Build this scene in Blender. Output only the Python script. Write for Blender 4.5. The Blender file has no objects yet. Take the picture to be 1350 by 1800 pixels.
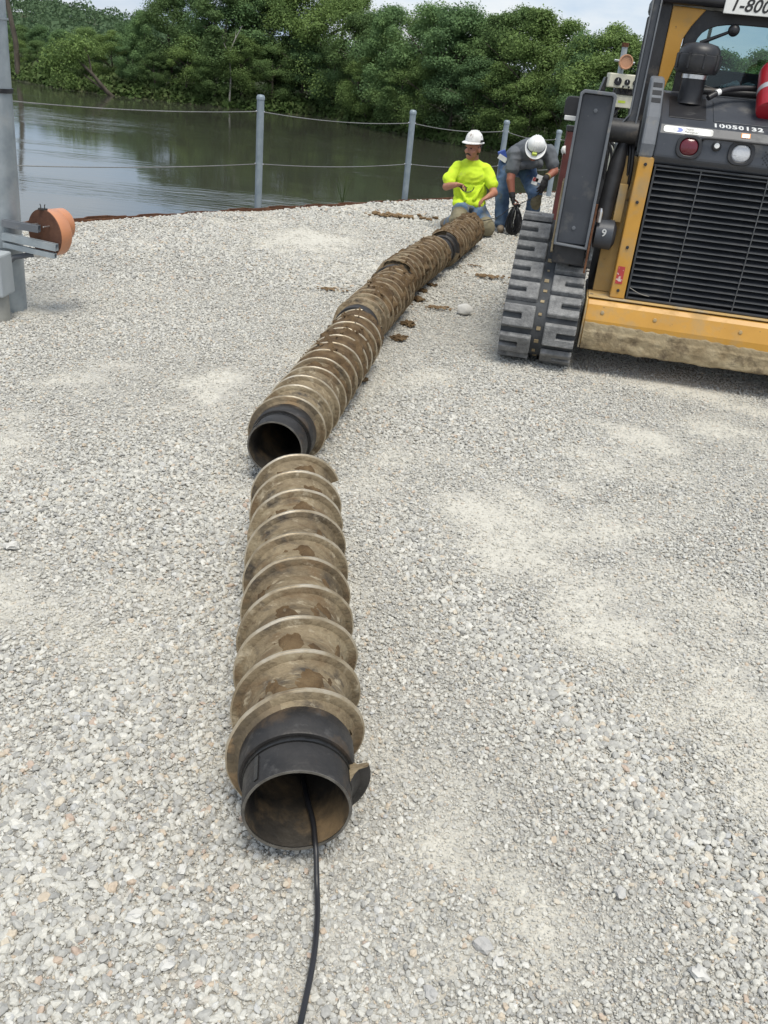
import bpy, bmesh, math, random
import numpy as np
from mathutils import Vector, Matrix, Euler, Quaternion, noise as mnoise

random.seed(7); rng = np.random.default_rng(7)
SC = bpy.context.scene
COL = SC.collection
R = math.radians

# ------------------------------------------------------------------ camera
PITCH, ROLL, FPX, EYE = 27.2, 6.0, 1508.0, 1.6
cd = bpy.data.cameras.new('camera'); cam = bpy.data.objects.new('camera', cd); COL.objects.link(cam)
cd.sensor_fit = 'VERTICAL'; cd.sensor_height = 24.0; cd.lens = 24.0 * FPX / 1800.0
cd.clip_start = 0.05; cd.clip_end = 3000
cam.matrix_world = (Matrix.Translation((0, 0, EYE)) @ Matrix.Rotation(R(90 - PITCH), 4, 'X') @ Matrix.Rotation(R(ROLL), 4, 'Z'))
SC.camera = cam

# ------------------------------------------------------------------ world, sun, exposure
SUN_EL, SUN_AZ = 68.0, 160.0       # azimuth of the sun, degrees from +Y towards +X
w = bpy.data.worlds.new('World'); SC.world = w; w.use_nodes = True
nt = w.node_tree; nt.nodes.clear()
out = nt.nodes.new('ShaderNodeOutputWorld'); bg = nt.nodes.new('ShaderNodeBackground')
sky = nt.nodes.new('ShaderNodeTexSky'); sky.sky_type = 'NISHITA'; sky.sun_disc = False
sky.sun_elevation = R(SUN_EL); sky.sun_rotation = R(SUN_AZ); sky.air_density = 1.0; sky.dust_density = 2.0
tc = nt.nodes.new('ShaderNodeTexCoord'); mp = nt.nodes.new('ShaderNodeMapping'); mp.inputs['Scale'].default_value = (2.2, 2.2, 7.0)
nz = nt.nodes.new('ShaderNodeTexNoise'); nz.inputs['Scale'].default_value = 2.2; nz.inputs['Detail'].default_value = 7; nz.inputs['Roughness'].default_value = 0.55
cr = nt.nodes.new('ShaderNodeValToRGB')
cr.color_ramp.elements[0].position = 0.36; cr.color_ramp.elements[0].color = (2.5, 3.25, 4.3, 1)
cr.color_ramp.elements[1].position = 0.62; cr.color_ramp.elements[1].color = (4.7, 4.85, 5.05, 1)
mx = nt.nodes.new('ShaderNodeMix'); mx.data_type = 'RGBA'; mx.inputs['Factor'].default_value = 0.82
nt.links.new(tc.outputs['Generated'], mp.inputs['Vector']); nt.links.new(mp.outputs['Vector'], nz.inputs['Vector'])
nt.links.new(nz.outputs['Fac'], cr.inputs['Fac']); nt.links.new(sky.outputs['Color'], mx.inputs['A']); nt.links.new(cr.outputs['Color'], mx.inputs['B'])
nt.links.new(mx.outputs['Result'], bg.inputs['Color']); nt.links.new(bg.outputs['Background'], out.inputs['Surface'])
bg.inputs['Strength'].default_value = 0.1
sd = bpy.data.lights.new('sun', 'SUN'); so = bpy.data.objects.new('sun', sd); COL.objects.link(so)
sd.energy = 1.5; sd.angle = R(26); sd.color = (1.0, 0.945, 0.835)
sdir = Vector((math.sin(R(SUN_AZ)) * math.cos(R(SUN_EL)), math.cos(R(SUN_AZ)) * math.cos(R(SUN_EL)), math.sin(R(SUN_EL))))
so.rotation_euler = sdir.to_track_quat('Z', 'Y').to_euler(); so.location = (0, 0, 30)
SC.view_settings.view_transform = 'Standard'; SC.view_settings.look = 'None'; SC.view_settings.gamma = 1.0
SC.view_settings.exposure = 0.99; SC.view_settings.use_curve_mapping = False
SC.render.engine = 'CYCLES'; SC.cycles.use_denoising = True; SC.cycles.max_bounces = 5; SC.cycles.diffuse_bounces = 3; SC.cycles.glossy_bounces = 3; SC.cycles.transparent_max_bounces = 8

# ------------------------------------------------------------------ materials
def ramp_set(node, stops, interp='LINEAR'):
    cr = node.color_ramp; cr.interpolation = interp
    while len(cr.elements) > 1: cr.elements.remove(cr.elements[-1])
    cr.elements[0].position = stops[0][0]; cr.elements[0].color = (*stops[0][1], 1)
    for p, c in stops[1:]:
        e = cr.elements.new(p); e.color = (*c, 1)
def g3(v): return (v, v, v)
MATS = {}
def mat(name, stops, scale=6.0, rough=0.6, metal=0.0, bump=0.0, bscale=60.0, dirt=None, detail=6.0, spec=0.5, stretch=None, rvar=0.0, obrand=0.0, coat=0.0, nrough=0.55):
    """stops: colour ramp over a noise in object space; dirt: list of (colour, scale, lo, hi)"""
    m = bpy.data.materials.new(name); m.use_nodes = True; MATS[name] = m
    t = m.node_tree; n = t.nodes; L = t.links
    b = n['Principled BSDF']
    b.inputs['Roughness'].default_value = rough; b.inputs['Metallic'].default_value = metal
    b.inputs['Specular IOR Level'].default_value = spec
    if coat: b.inputs['Coat Weight'].default_value = coat
    tc = n.new('ShaderNodeTexCoord'); vec = tc.outputs['Object']
    if stretch:
        mp = n.new('ShaderNodeMapping'); mp.inputs['Scale'].default_value = stretch; L.new(vec, mp.inputs['Vector']); vec = mp.outputs['Vector']
    nz = n.new('ShaderNodeTexNoise'); nz.inputs['Scale'].default_value = scale; nz.inputs['Detail'].default_value = detail; nz.inputs['Roughness'].default_value = nrough
    L.new(vec, nz.inputs['Vector'])
    cr = n.new('ShaderNodeValToRGB'); ramp_set(cr, stops); 
    fac = nz.outputs['Fac']
    if obrand:
        oi = n.new('ShaderNodeObjectInfo'); ma = n.new('ShaderNodeMath'); ma.operation = 'MULTIPLY_ADD'
        L.new(oi.outputs['Random'], ma.inputs[0]); ma.inputs[1].default_value = obrand
        ad = n.new('ShaderNodeMath'); ad.operation = 'ADD'; ad.inputs[1].default_value = -obrand / 2
        L.new(fac, ad.inputs[0]); L.new(ad.outputs[0], ma.inputs[2]); fac = ma.outputs[0]
    L.new(fac, cr.inputs['Fac'])
    col = cr.outputs['Color']
    rsock = None
    for k, (dc, ds, lo, hi) in enumerate(dirt or []):
        d = n.new('ShaderNodeTexNoise'); d.inputs['Scale'].default_value = ds; d.inputs['Detail'].default_value = 8; d.inputs['Roughness'].default_value = 0.62
        mp2 = n.new('ShaderNodeMapping'); mp2.inputs['Location'].default_value = (3.1 * k + 1.7, 5.3, 2.9 * k)
        L.new(vec, mp2.inputs['Vector']); L.new(mp2.outputs['Vector'], d.inputs['Vector'])
        mr = n.new('ShaderNodeMapRange'); mr.inputs['From Min'].default_value = lo; mr.inputs['From Max'].default_value = hi
        L.new(d.outputs['Fac'], mr.inputs['Value'])
        mi = n.new('ShaderNodeMix'); mi.data_type = 'RGBA'; mi.inputs['B'].default_value = (*dc, 1)
        L.new(mr.outputs['Result'], mi.inputs['Factor']); L.new(col, mi.inputs['A']); col = mi.outputs['Result']
        if rsock is None: rsock = mr.outputs['Result']
    L.new(col, b.inputs['Base Color'])
    if rsock is not None:
        rr = n.new('ShaderNodeMapRange'); rr.inputs['To Min'].default_value = rough; rr.inputs['To Max'].default_value = max(rough, 0.85)
        L.new(rsock, rr.inputs['Value']); L.new(rr.outputs['Result'], b.inputs['Roughness'])
        if metal:
            mm = n.new('ShaderNodeMapRange'); mm.inputs['To Min'].default_value = metal; mm.inputs['To Max'].default_value = 0.0
            L.new(rsock, mm.inputs['Value']); L.new(mm.outputs['Result'], b.inputs['Metallic'])
    if bump:
        bz = n.new('ShaderNodeTexNoise'); bz.inputs['Scale'].default_value = bscale; bz.inputs['Detail'].default_value = 5
        L.new(vec, bz.inputs['Vector'])
        bp = n.new('ShaderNodeBump'); bp.inputs['Strength'].default_value = bump; bp.inputs['Distance'].default_value = 0.01
        L.new(bz.outputs['Fac'], bp.inputs['Height']); L.new(bp.outputs['Normal'], b.inputs['Normal'])
    return m
def plain(name, c, rough=0.6, metal=0.0, **k):
    a = tuple(x * 0.85 for x in c); d = tuple(min(1, x * 1.12) for x in c)
    return mat(name, [(0.35, a), (0.65, d)], rough=rough, metal=metal, **k)

SOIL = (0.135, 0.09, 0.048)
mat('auger_steel', [(0.30, (0.050, 0.039, 0.026)), (0.43, (0.150, 0.112, 0.064)), (0.57, (0.250, 0.195, 0.118)), (0.70, (0.335, 0.28, 0.185)), (0.82, (0.32, 0.175, 0.075))], scale=5, rough=0.68, metal=0.08, bump=0.7, bscale=60,
    dirt=[((0.15, 0.10, 0.052), 9, 0.52, 0.64), ((0.05, 0.04, 0.03), 11, 0.55, 0.68), ((0.40, 0.34, 0.24), 24, 0.57, 0.70), ((0.13, 0.09, 0.05), 38, 0.60, 0.70)], stretch=(0.8, 1.9, 0.8), nrough=0.68)
mat('worn_edge', [(0.25, (0.20, 0.15, 0.09)), (0.45, (0.38, 0.31, 0.21)), (0.7, (0.56, 0.50, 0.40))], scale=14, rough=0.4, metal=0.5, bump=0.1)
mat('muddy_edge', [(0.3, (0.15, 0.105, 0.06)), (0.6, (0.29, 0.22, 0.135)), (0.8, (0.44, 0.37, 0.26))], scale=18, rough=0.6, metal=0.2, bump=0.2)
mat('black_steel', [(0.3, (0.022, 0.021, 0.021)), (0.7, (0.05, 0.046, 0.043))], scale=14, rough=0.52, metal=0.4, bump=0.15, bscale=90, dirt=[((0.10, 0.065, 0.035), 7, 0.56, 0.72), ((0.09, 0.085, 0.08), 25, 0.58, 0.75)])
mat('pipe_inside', [(0.35, (0.018, 0.016, 0.014)), (0.6, (0.05, 0.042, 0.032))], scale=8, rough=0.6, metal=0.2, bump=0.2, dirt=[((0.15, 0.10, 0.05), 5, 0.52, 0.66)])
mat('flight_smear', [(0.30, (0.03, 0.025, 0.02)), (0.50, (0.10, 0.076, 0.046)), (0.68, (0.22, 0.165, 0.098))], scale=9, rough=0.75, bump=0.6, bscale=50, dirt=[((0.20, 0.135, 0.072), 12, 0.50, 0.58)])
mat('lip_steel', [(0.3, (0.07, 0.065, 0.058)), (0.7, (0.24, 0.225, 0.2))], scale=20, rough=0.45, metal=0.5, bump=0.1)
mat('grease', [(0.3, (0.008, 0.008, 0.008)), (0.7, (0.02, 0.019, 0.018))], rough=0.3, bump=0.2)
mat('wet_soil', [(0.3, (0.064, 0.040, 0.020)), (0.5, (0.112, 0.072, 0.036)), (0.72, (0.175, 0.12, 0.063))], scale=16, rough=0.85, bump=0.9, bscale=70, spec=0.25)
mat('dry_soil', [(0.3, (0.15, 0.095, 0.05)), (0.7, (0.27, 0.19, 0.11))], scale=18, rough=0.95, bump=0.9, bscale=80, spec=0.2)
mat('cable_black', [(0.3, (0.012, 0.012, 0.014)), (0.7, (0.022, 0.022, 0.025))], rough=0.38)
YEL = [(0.3, (0.46, 0.235, 0.035)), (0.7, (0.57, 0.30, 0.05))]
mat('yellow_paint', YEL, scale=3, rough=0.42, bump=0.03, dirt=[((0.36, 0.25, 0.12), 6, 0.50, 0.74), ((0.05, 0.04, 0.03), 30, 0.68, 0.74)])
mat('yellow_dusty', [(0.3, (0.42, 0.28, 0.11)), (0.7, (0.56, 0.37, 0.14))], scale=5, rough=0.8, bump=0.1, dirt=[((0.36, 0.31, 0.22), 5, 0.46, 0.62), ((0.09, 0.07, 0.05), 12, 0.62, 0.72)])
mat('grey_paint', [(0.3, (0.035, 0.04, 0.05)), (0.7, (0.055, 0.061, 0.073))], scale=4, rough=0.45, bump=0.05, dirt=[((0.15, 0.145, 0.135), 5, 0.56, 0.80), ((0.3, 0.29, 0.27), 60, 0.70, 0.76)])
mat('grey_guard', [(0.3, (0.10, 0.11, 0.125)), (0.7, (0.15, 0.16, 0.175))], scale=6, rough=0.6, bump=0.1, dirt=[((0.22, 0.21, 0.19), 8, 0.58, 0.72)])
mat('black_plastic', [(0.3, (0.013, 0.013, 0.015)), (0.7, (0.026, 0.026, 0.029))], scale=8, rough=0.42, bump=0.05, dirt=[((0.09, 0.088, 0.083), 7, 0.58, 0.82)])
mat('black_metal', [(0.3, (0.018, 0.018, 0.02)), (0.7, (0.04, 0.04, 0.042))], scale=10, rough=0.5, metal=0.2, bump=0.1, dirt=[((0.12, 0.10, 0.08), 9, 0.58, 0.75)])
mat('slat_paint', [(0.3, (0.024, 0.027, 0.032)), (0.7, (0.045, 0.049, 0.056))], scale=5, rough=0.5, dirt=[((0.10, 0.097, 0.09), 4, 0.55, 0.85)])
mat('slat_edge', [(0.3, (0.085, 0.09, 0.095)), (0.7, (0.16, 0.165, 0.17))], scale=12, rough=0.45, metal=0.4)
mat('rubber_tread', [(0.28, (0.085, 0.086, 0.087)), (0.5, (0.185, 0.185, 0.183)), (0.72, (0.31, 0.308, 0.30))], scale=16, rough=0.88, bump=0.5, bscale=90, detail=9, nrough=0.7)
mat('rubber_belt', [(0.3, (0.035, 0.037, 0.04)), (0.7, (0.085, 0.09, 0.095))], scale=10, rough=0.9, bump=0.3)
mat('dried_mud', [(0.3, (0.22, 0.165, 0.095)), (0.55, (0.33, 0.265, 0.165)), (0.75, (0.40, 0.335, 0.225))], scale=9, rough=0.95, bump=0.7, bscale=45, spec=0.2, dirt=[((0.10, 0.075, 0.05), 5, 0.58, 0.7)])
mat('galvanised', [(0.3, (0.27, 0.31, 0.335)), (0.7, (0.40, 0.44, 0.46))], scale=9, rough=0.48, metal=0.45, bump=0.05, dirt=[((0.30, 0.31, 0.30), 6, 0.55, 0.75)])
mat('post_grey', [(0.3, (0.20, 0.245, 0.28)), (0.7, (0.28, 0.325, 0.355))], scale=12, rough=0.5, metal=0.25)
mat('wire_rope', [(0.3, (0.18, 0.18, 0.17)), (0.7, (0.30, 0.30, 0.285))], scale=80, rough=0.5, metal=0.5)
mat('box_grey', [(0.3, (0.33, 0.36, 0.375)), (0.7, (0.40, 0.43, 0.44))], rough=0.5)
mat('riser_grey', [(0.3, (0.25, 0.25, 0.225)), (0.7, (0.34, 0.335, 0.30))], scale=9, rough=0.7, dirt=[((0.22, 0.12, 0.06), 7, 0.58, 0.72)])
mat('rust', [(0.3, (0.065, 0.028, 0.016)), (0.55, (0.13, 0.06, 0.032)), (0.8, (0.21, 0.11, 0.06))], scale=9, rough=0.9, bump=0.5, spec=0.25)
mat('rust_plate', [(0.3, (0.085, 0.035, 0.02)), (0.7, (0.125, 0.055, 0.03))], scale=14, rough=0.8, bump=0.2)
mat('orange_can', [(0.3, (0.52, 0.215, 0.10)), (0.7, (0.62, 0.27, 0.135))], scale=5, rough=0.38)
mat('bright_steel', [(0.3, (0.5, 0.5, 0.5)), (0.7, (0.7, 0.7, 0.7))], scale=20, rough=0.28, metal=0.9)
plain('cream_paint', (0.62, 0.60, 0.48), 0.5); plain('tan_rust', (0.50, 0.27, 0.16), 0.7); plain('white_paint', (0.80, 0.80, 0.78), 0.4)
mat('worn_white', [(0.3, (0.62, 0.61, 0.58)), (0.7, (0.82, 0.81, 0.79))], scale=15, rough=0.4, dirt=[((0.20, 0.10, 0.06), 18, 0.62, 0.70)])
plain('white_print', (0.62, 0.63, 0.62), 0.6); plain('sign_white', (0.72, 0.72, 0.69), 0.5, dirt=[((0.40, 0.38, 0.34), 8, 0.55, 0.75)]); plain('black_print', (0.02, 0.02, 0.02), 0.5)
plain('blue_print', (0.05, 0.10, 0.38), 0.4); plain('silver_print', (0.45, 0.46, 0.48), 0.35, 0.3); plain('orange_print', (0.75, 0.28, 0.05), 0.5); plain('red_print', (0.42, 0.045, 0.045), 0.6, dirt=[((0.6, 0.5, 0.45), 40, 0.55, 0.6)])
plain('red_lens', (0.10, 0.004, 0.012), 0.18, coat=0.5); plain('clear_lens', (0.62, 0.63, 0.65), 0.25, coat=0.6, bump=0.4, bscale=120); plain('red_paint', (0.30, 0.012, 0.02), 0.3, dirt=[((0.35, 0.2, 0.18), 12, 0.62, 0.8)])
mat('skin_tan', [(0.3, (0.36, 0.155, 0.095)), (0.7, (0.47, 0.215, 0.14))], scale=14, rough=0.55, bump=0.1)
mat('skin_dark_tan', [(0.3, (0.25, 0.085, 0.055)), (0.7, (0.36, 0.135, 0.085))], scale=14, rough=0.55, bump=0.1)
mat('hair_dark', [(0.3, (0.035, 0.024, 0.018)), (0.7, (0.07, 0.05, 0.04))], scale=40, rough=0.7, bump=0.6, bscale=150)
mat('eye_dark', [(0.3, (0.02, 0.015, 0.012)), (0.7, (0.04, 0.03, 0.025))], rough=0.2)
mat('hivis_shirt', [(0.3, (0.56, 0.76, 0.03)), (0.7, (0.64, 0.86, 0.04))], scale=4, rough=0.85, bump=0.5, bscale=14, dirt=[((0.42, 0.47, 0.10), 9, 0.58, 0.78)])
mat('grey_tee', [(0.3, (0.085, 0.095, 0.108)), (0.7, (0.13, 0.14, 0.155))], scale=8, rough=0.9, bump=0.5, bscale=16)
mat('jeans_blue', [(0.3, (0.045, 0.085, 0.17)), (0.55, (0.085, 0.14, 0.23)), (0.75, (0.15, 0.21, 0.29))], scale=7, rough=0.9, bump=0.5, bscale=20, dirt=[((0.17, 0.15, 0.095), 5, 0.54, 0.66)])
mat('jeans_light', [(0.3, (0.055, 0.105, 0.21)), (0.55, (0.13, 0.21, 0.33)), (0.75, (0.21, 0.29, 0.40))], scale=5, rough=0.9, bump=0.5, bscale=20, dirt=[((0.19, 0.175, 0.125), 6, 0.46, 0.66)])
mat('mud_knee', [(0.3, (0.16, 0.14, 0.085)), (0.7, (0.24, 0.21, 0.14))], scale=12, rough=0.95, bump=0.4)
mat('glove_black', [(0.3, (0.012, 0.012, 0.013)), (0.7, (0.03, 0.03, 0.032))], scale=20, rough=0.8, bump=0.3)
mat('boot_tan', [(0.3, (0.20, 0.15, 0.10)), (0.7, (0.32, 0.26, 0.19))], scale=12, rough=0.8, bump=0.2)
plain('lamp_lime', (0.55, 0.66, 0.08), 0.4); plain('watch_tan', (0.28, 0.20, 0.09), 0.5)
mat('rock_white', [(0.3, (0.50, 0.485, 0.45)), (0.7, (0.66, 0.645, 0.60))], scale=10, rough=0.9, bump=0.6, bscale=30)
mat('rock_grey', [(0.3, (0.42, 0.41, 0.39)), (0.7, (0.55, 0.54, 0.50))], scale=10, rough=0.9, bump=0.6, bscale=60, obrand=0.5)
mat('dark_red_paint', [(0.3, (0.07, 0.018, 0.016)), (0.7, (0.12, 0.035, 0.03))], scale=8, rough=0.6)
mat('seat_vinyl', [(0.3, (0.05, 0.055, 0.06)), (0.7, (0.09, 0.095, 0.1))], rough=0.5)
mat('bark', [(0.3, (0.05, 0.04, 0.03)), (0.7, (0.13, 0.11, 0.085))], scale=3, rough=0.95, bump=0.5, bscale=8, stretch=(1, 1, 0.25))
mat('bark_pale', [(0.3, (0.28, 0.26, 0.23)), (0.7, (0.42, 0.40, 0.36))], scale=3, rough=0.95)
def leafmat(name, a, b, c):
    m = mat(name, [(0.25, a), (0.5, b), (0.78, c)], scale=0.55, rough=0.75, spec=0.2, detail=4, obrand=0.35)
    n = m.node_tree.nodes; L = m.node_tree.links; p = n['Principled BSDF']; o = n['Material Output']
    tr = n.new('ShaderNodeBsdfTranslucent'); ms = n.new('ShaderNodeMixShader'); ms.inputs[0].default_value = 0.30
    src = p.inputs['Base Color'].links[0].from_socket
    L.new(src, tr.inputs['Color']); L.new(p.outputs[0], ms.inputs[1]); L.new(tr.outputs[0], ms.inputs[2]); L.new(ms.outputs[0], o.inputs['Surface'])
    return m
leafmat('leaf_mid', (0.094, 0.149, 0.055), (0.138, 0.215, 0.077), (0.194, 0.284, 0.097))  # river-tree greens are lifted and greyed to stand in for slight haze
leafmat('leaf_light', (0.120, 0.183, 0.058), (0.177, 0.259, 0.081), (0.233, 0.329, 0.104))
leafmat('leaf_dark', (0.097, 0.166, 0.074), (0.144, 0.236, 0.097), (0.202, 0.314, 0.120))
leafmat('leaf_far', (0.062, 0.104, 0.054), (0.088, 0.142, 0.072), (0.119, 0.181, 0.090))  # bluish tint puts distance haze into the leaf colour
leafmat('bank_weeds', (0.053, 0.087, 0.025), (0.087, 0.140, 0.041), (0.140, 0.175, 0.070))
glass = bpy.data.materials.new('tinted_glass'); glass.use_nodes = True; MATS['tinted_glass'] = glass
n = glass.node_tree.nodes; L = glass.node_tree.links; n.remove(n['Principled BSDF'])
tb = n.new('ShaderNodeBsdfTransparent'); tb.inputs['Color'].default_value = (0.62, 0.74, 0.76, 1)
gb = n.new('ShaderNodeBsdfGlossy'); gb.inputs['Roughness'].default_value = 0.03
fr = n.new('ShaderNodeFresnel'); fr.inputs['IOR'].default_value = 1.5; ms = n.new('ShaderNodeMixShader')
L.new(fr.outputs[0], ms.inputs[0]); L.new(tb.outputs[0], ms.inputs[1]); L.new(gb.outputs[0], ms.inputs[2]); L.new(ms.outputs[0], n['Material Output'].inputs['Surface'])
lens = glass.copy(); lens.name = 'clear_plastic'; MATS['clear_plastic'] = lens
for q in lens.node_tree.nodes:
    if q.type == 'BSDF_TRANSPARENT': q.inputs['Color'].default_value = (0.86, 0.9, 0.86, 1)

# ------------------------------------------------------------------ mesh builder
class MB:
    def __init__(self): self.v = []; self.f = []; self.m = []; self.M = Matrix()
    def add(self, vs, fs, mi=0):
        o = len(self.v); M = self.M
        self.v += [tuple(M @ Vector(p)) for p in vs]; self.f += [tuple(i + o for i in f) for f in fs]; self.m += [mi] * len(fs); return self
    def box(self, x0, x1, y0, y1, z0, z1, mi=0):
        return self.add([(x, y, z) for z in (z0, z1) for y in (y0, y1) for x in (x0, x1)],
                        [(0, 2, 3, 1), (4, 5, 7, 6), (0, 1, 5, 4), (2, 6, 7, 3), (0, 4, 6, 2), (1, 3, 7, 5)], mi)
    def tube(self, path, r, n=10, mi=0, caps=True, flat=1.0):
        P = [Vector(p) for p in path]; k = len(P); rs = r if hasattr(r, '__len__') else [r] * k
        vs = []; fs = []; up = None
        for i, p in enumerate(P):
            d = (P[min(i + 1, k - 1)] - P[max(i - 1, 0)]).normalized()
            if up is None: up = d.orthogonal().normalized()
            else: up = (up - d * up.dot(d)).normalized()
            s = d.cross(up)
            for j in range(n):
                a = 2 * math.pi * j / n; vs.append(p + (up * math.cos(a) + s * math.sin(a) * flat) * rs[i])
        for i in range(k - 1):
            for j in range(n):
                a = i * n + j; b = i * n + (j + 1) % n; fs.append((a, b, b + n, a + n))
        if caps: fs += [tuple(range(n))[::-1], tuple(range((k - 1) * n, k * n))]
        return self.add(vs, fs, mi)
    def lathe(self, prof, n=32, axis='Z', mi=0, closed=False):
        """prof: list of (radius, height); closed joins last to first (a hollow ring)"""
        vs = []; fs = []; k = len(prof)
        for r, h in prof:
            for j in range(n):
                a = 2 * math.pi * j / n; x, y = r * math.cos(a), r * math.sin(a)
                vs.append({'Z': (x, y, h), 'Y': (x, h, y), 'X': (h, x, y)}[axis])
        for i in range(k if closed else k - 1):
            i2 = (i + 1) % k
            for j in range(n):
                j2 = (j + 1) % n; fs.append((i * n + j, i * n + j2, i2 * n + j2, i2 * n + j))
        if not closed:
            if prof[0][0] > 1e-6: fs.append(tuple(range(n))[::-1])
            if prof[-1][0] > 1e-6: fs.append(tuple(range((k - 1) * n, k * n)))
        return self.add(vs, fs, mi)
    def prism(self, poly, a0, a1, axis='X', mi=0):
        """poly in the two other axes (in order), pushed along axis"""
        def P(p, a): return {'X': (a, p[0], p[1]), 'Y': (p[0], a, p[1]), 'Z': (p[0], p[1], a)}[axis]
        k = len(poly)
        return self.add([P(p, a0) for p in poly] + [P(p, a1) for p in poly],
                        [tuple(range(k)), tuple(range(k, 2 * k))[::-1]] + [(i, (i + 1) % k, (i + 1) % k + k, i + k) for i in range(k)], mi)
    def ico(self, c, r, sub=2, jit=0.0, seed=0, mi=0, freq=1.5):
        bm = bmesh.new(); bmesh.ops.create_icosphere(bm, subdivisions=sub, radius=1.0)
        rr = r if hasattr(r, '__len__') else (r, r, r); c = Vector(c)
        vs = []
        for v in bm.verts:
            p = v.co.copy(); s = 1 + jit * mnoise.noise(p * freq + Vector((seed * 3.7, seed * 1.3, seed * 9.1)))
            vs.append(c + Vector((p.x * rr[0], p.y * rr[1], p.z * rr[2])) * s)
        fs = [tuple(v.index for v in f.verts) for f in bm.faces]; bm.free()
        return self.add(vs, fs, mi)
    def mesh(self, name):
        me = bpy.data.meshes.new(name); me.from_pydata(self.v, [], self.f)
        if any(self.m): me.polygons.foreach_set('material_index', self.m)
        bm = bmesh.new(); bm.from_mesh(me); bmesh.ops.recalc_face_normals(bm, faces=bm.faces[:]); bm.to_mesh(me); bm.free()
        return me
    def build(self, name, mats, parent=None, smooth=None, bevel=0, kind=None):
        return put(name, self.mesh(name), mats, parent, smooth, bevel, kind)
def put(name, me, mats, parent=None, smooth=None, bevel=0, kind=None):
    for m in (mats if isinstance(mats, (list, tuple)) else [mats]): me.materials.append(MATS[m])
    o = bpy.data.objects.new(name, me); COL.objects.link(o)
    if parent: o.parent = parent
    if smooth is not None:
        me.polygons.foreach_set('use_smooth', [True] * len(me.polygons))
        if smooth < 180: me.set_sharp_from_angle(angle=R(smooth))
    if bevel:
        b = o.modifiers.new('bevel', 'BEVEL'); b.width = bevel; b.segments = 2; b.limit_method = 'ANGLE'; b.angle_limit = R(40)
    if kind: o['kind'] = kind
    return o
def tag(o, label, cat, group=None):
    o['label'] = label; o['category'] = cat
    if group: o['group'] = group
    return o
def thing(name, loc, rz=0.0, label=None, cat=None, group=None):
    o = bpy.data.objects.new(name, None); COL.objects.link(o); o.location = loc; o.rotation_euler = (0, 0, rz); o.empty_display_size = 0.2
    if label: tag(o, label, cat, group)
    return o
def copy_tree(o, parent=None):
    c = o.copy(); COL.objects.link(c); c.parent = parent
    for ch in list(o.children): copy_tree(ch, c)
    return c
def B(): return MB()
def fbm(p, o=4): return mnoise.fractal(Vector(p), 1.0, 2.0, o)
def text_mesh(txt, size, shear=0.0, bold=0.0, depth=0.001, spacing=1.0):
    cu = bpy.data.curves.new('lettering', 'FONT'); cu.body = txt; cu.size = size; cu.shear = shear; cu.offset = bold; cu.extrude = depth; cu.space_character = spacing; cu.resolution_u = 3
    ob = bpy.data.objects.new('lettering', cu); COL.objects.link(ob)
    dg = bpy.context.evaluated_depsgraph_get(); me = bpy.data.meshes.new_from_object(ob.evaluated_get(dg))
    bpy.data.objects.remove(ob); bpy.data.curves.remove(cu); me.materials.clear(); return me

# ================================================================== SETTING
WATER = -5.0
W0 = Vector((-3.28, 8.51)); WD = Vector((0.619, 0.785)).normalized(); WN = Vector((WD.y, -WD.x))   # along the wall / inland
def wall_pt(s, t=0.0): p = W0 + WD * s + WN * t; return p.x, p.y
def ground_z(x, y): return 0.012 * mnoise.noise((x * 0.7, y * 0.7, 3.0)) + 0.006 * mnoise.noise((x * 2.3, y * 2.3, 9.0)) - 0.012
PATCH = [(0.42, 3.05, 0.36, 0.42, 1.0), (0.15, 1.25, 0.30, 0.22, 0.8), (0.45, 1.15, 0.25, 0.2, 0.6), (-0.9, 9.0, 1.2, 0.5, 0.6), (-1.4, 8.4, 0.7, 0.5, 0.5), (0.9, 2.2, 0.35, 0.4, 0.6),
         (-0.75, 2.3, 0.28, 0.30, 0.7), (-0.95, 3.4, 0.35, 0.4, 0.5), (0.35, 1.75, 0.28, 0.2, 0.55), (1.0, 3.3, 0.5, 0.6, 0.55), (-0.22, 1.05, 0.2, 0.14, 0.7), (0.2, 7.3, 0.3, 0.5, 0.4), (1.2, 4.2, 0.5, 0.3, 0.5), (0.05, 0.95, 0.3, 0.15, 0.7)]
def band(x, y):   # ridges of coarser stone pushed up beside the wheel path
    o = np.zeros_like(x)
    for ax_, ay, bx_, by_, wd in ((0.05, 3.0, 1.05, 1.15, 0.17), (-0.62, 1.9, -0.75, 0.8, 0.22), (-0.75, 3.6, -1.6, 2.6, 0.3)):
        dx, dy = bx_ - ax_, by_ - ay; l2 = dx * dx + dy * dy; t_ = ((x - ax_) * dx + (y - ay) * dy) / l2; t_ = np.clip(t_, 0, 1.0)
        d2 = (x - ax_ - t_ * dx) ** 2 + (y - ay - t_ * dy) ** 2; o = np.maximum(o, np.exp(-d2 / (wd * wd)))
    return o
def dust_at(x, y):
    d = 0.5 * fbm((x * 0.8, y * 0.8, 1.3), 4) + 0.35 * fbm((x * 2.6, y * 2.6, 8.1), 4) + 0.0
    for px, py, rx, ry, a in PATCH:
        q = ((x - px) / rx) ** 2 + ((y - py) / ry) ** 2
        if q < 6: d += 0.40 * a * math.exp(-q)
    d += 0.24 * fbm((x * 6, y * 6, 4.4), 4) + 0.05 - 0.35 * float(band(np.array([x]), np.array([y]))[0])
    return max(0.0, min(1.0, d))
GS0, GS1, GT0, GT1, GD = -9.0, 13.0, 0.0, 11.0, 0.055
ns_, nt_ = int((GS1 - GS0) / GD) + 1, int((GT1 - GT0) / GD) + 1
dust = np.zeros((ns_, nt_), np.float32); gzv = np.zeros((ns_, nt_), np.float32); gv = []
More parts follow.
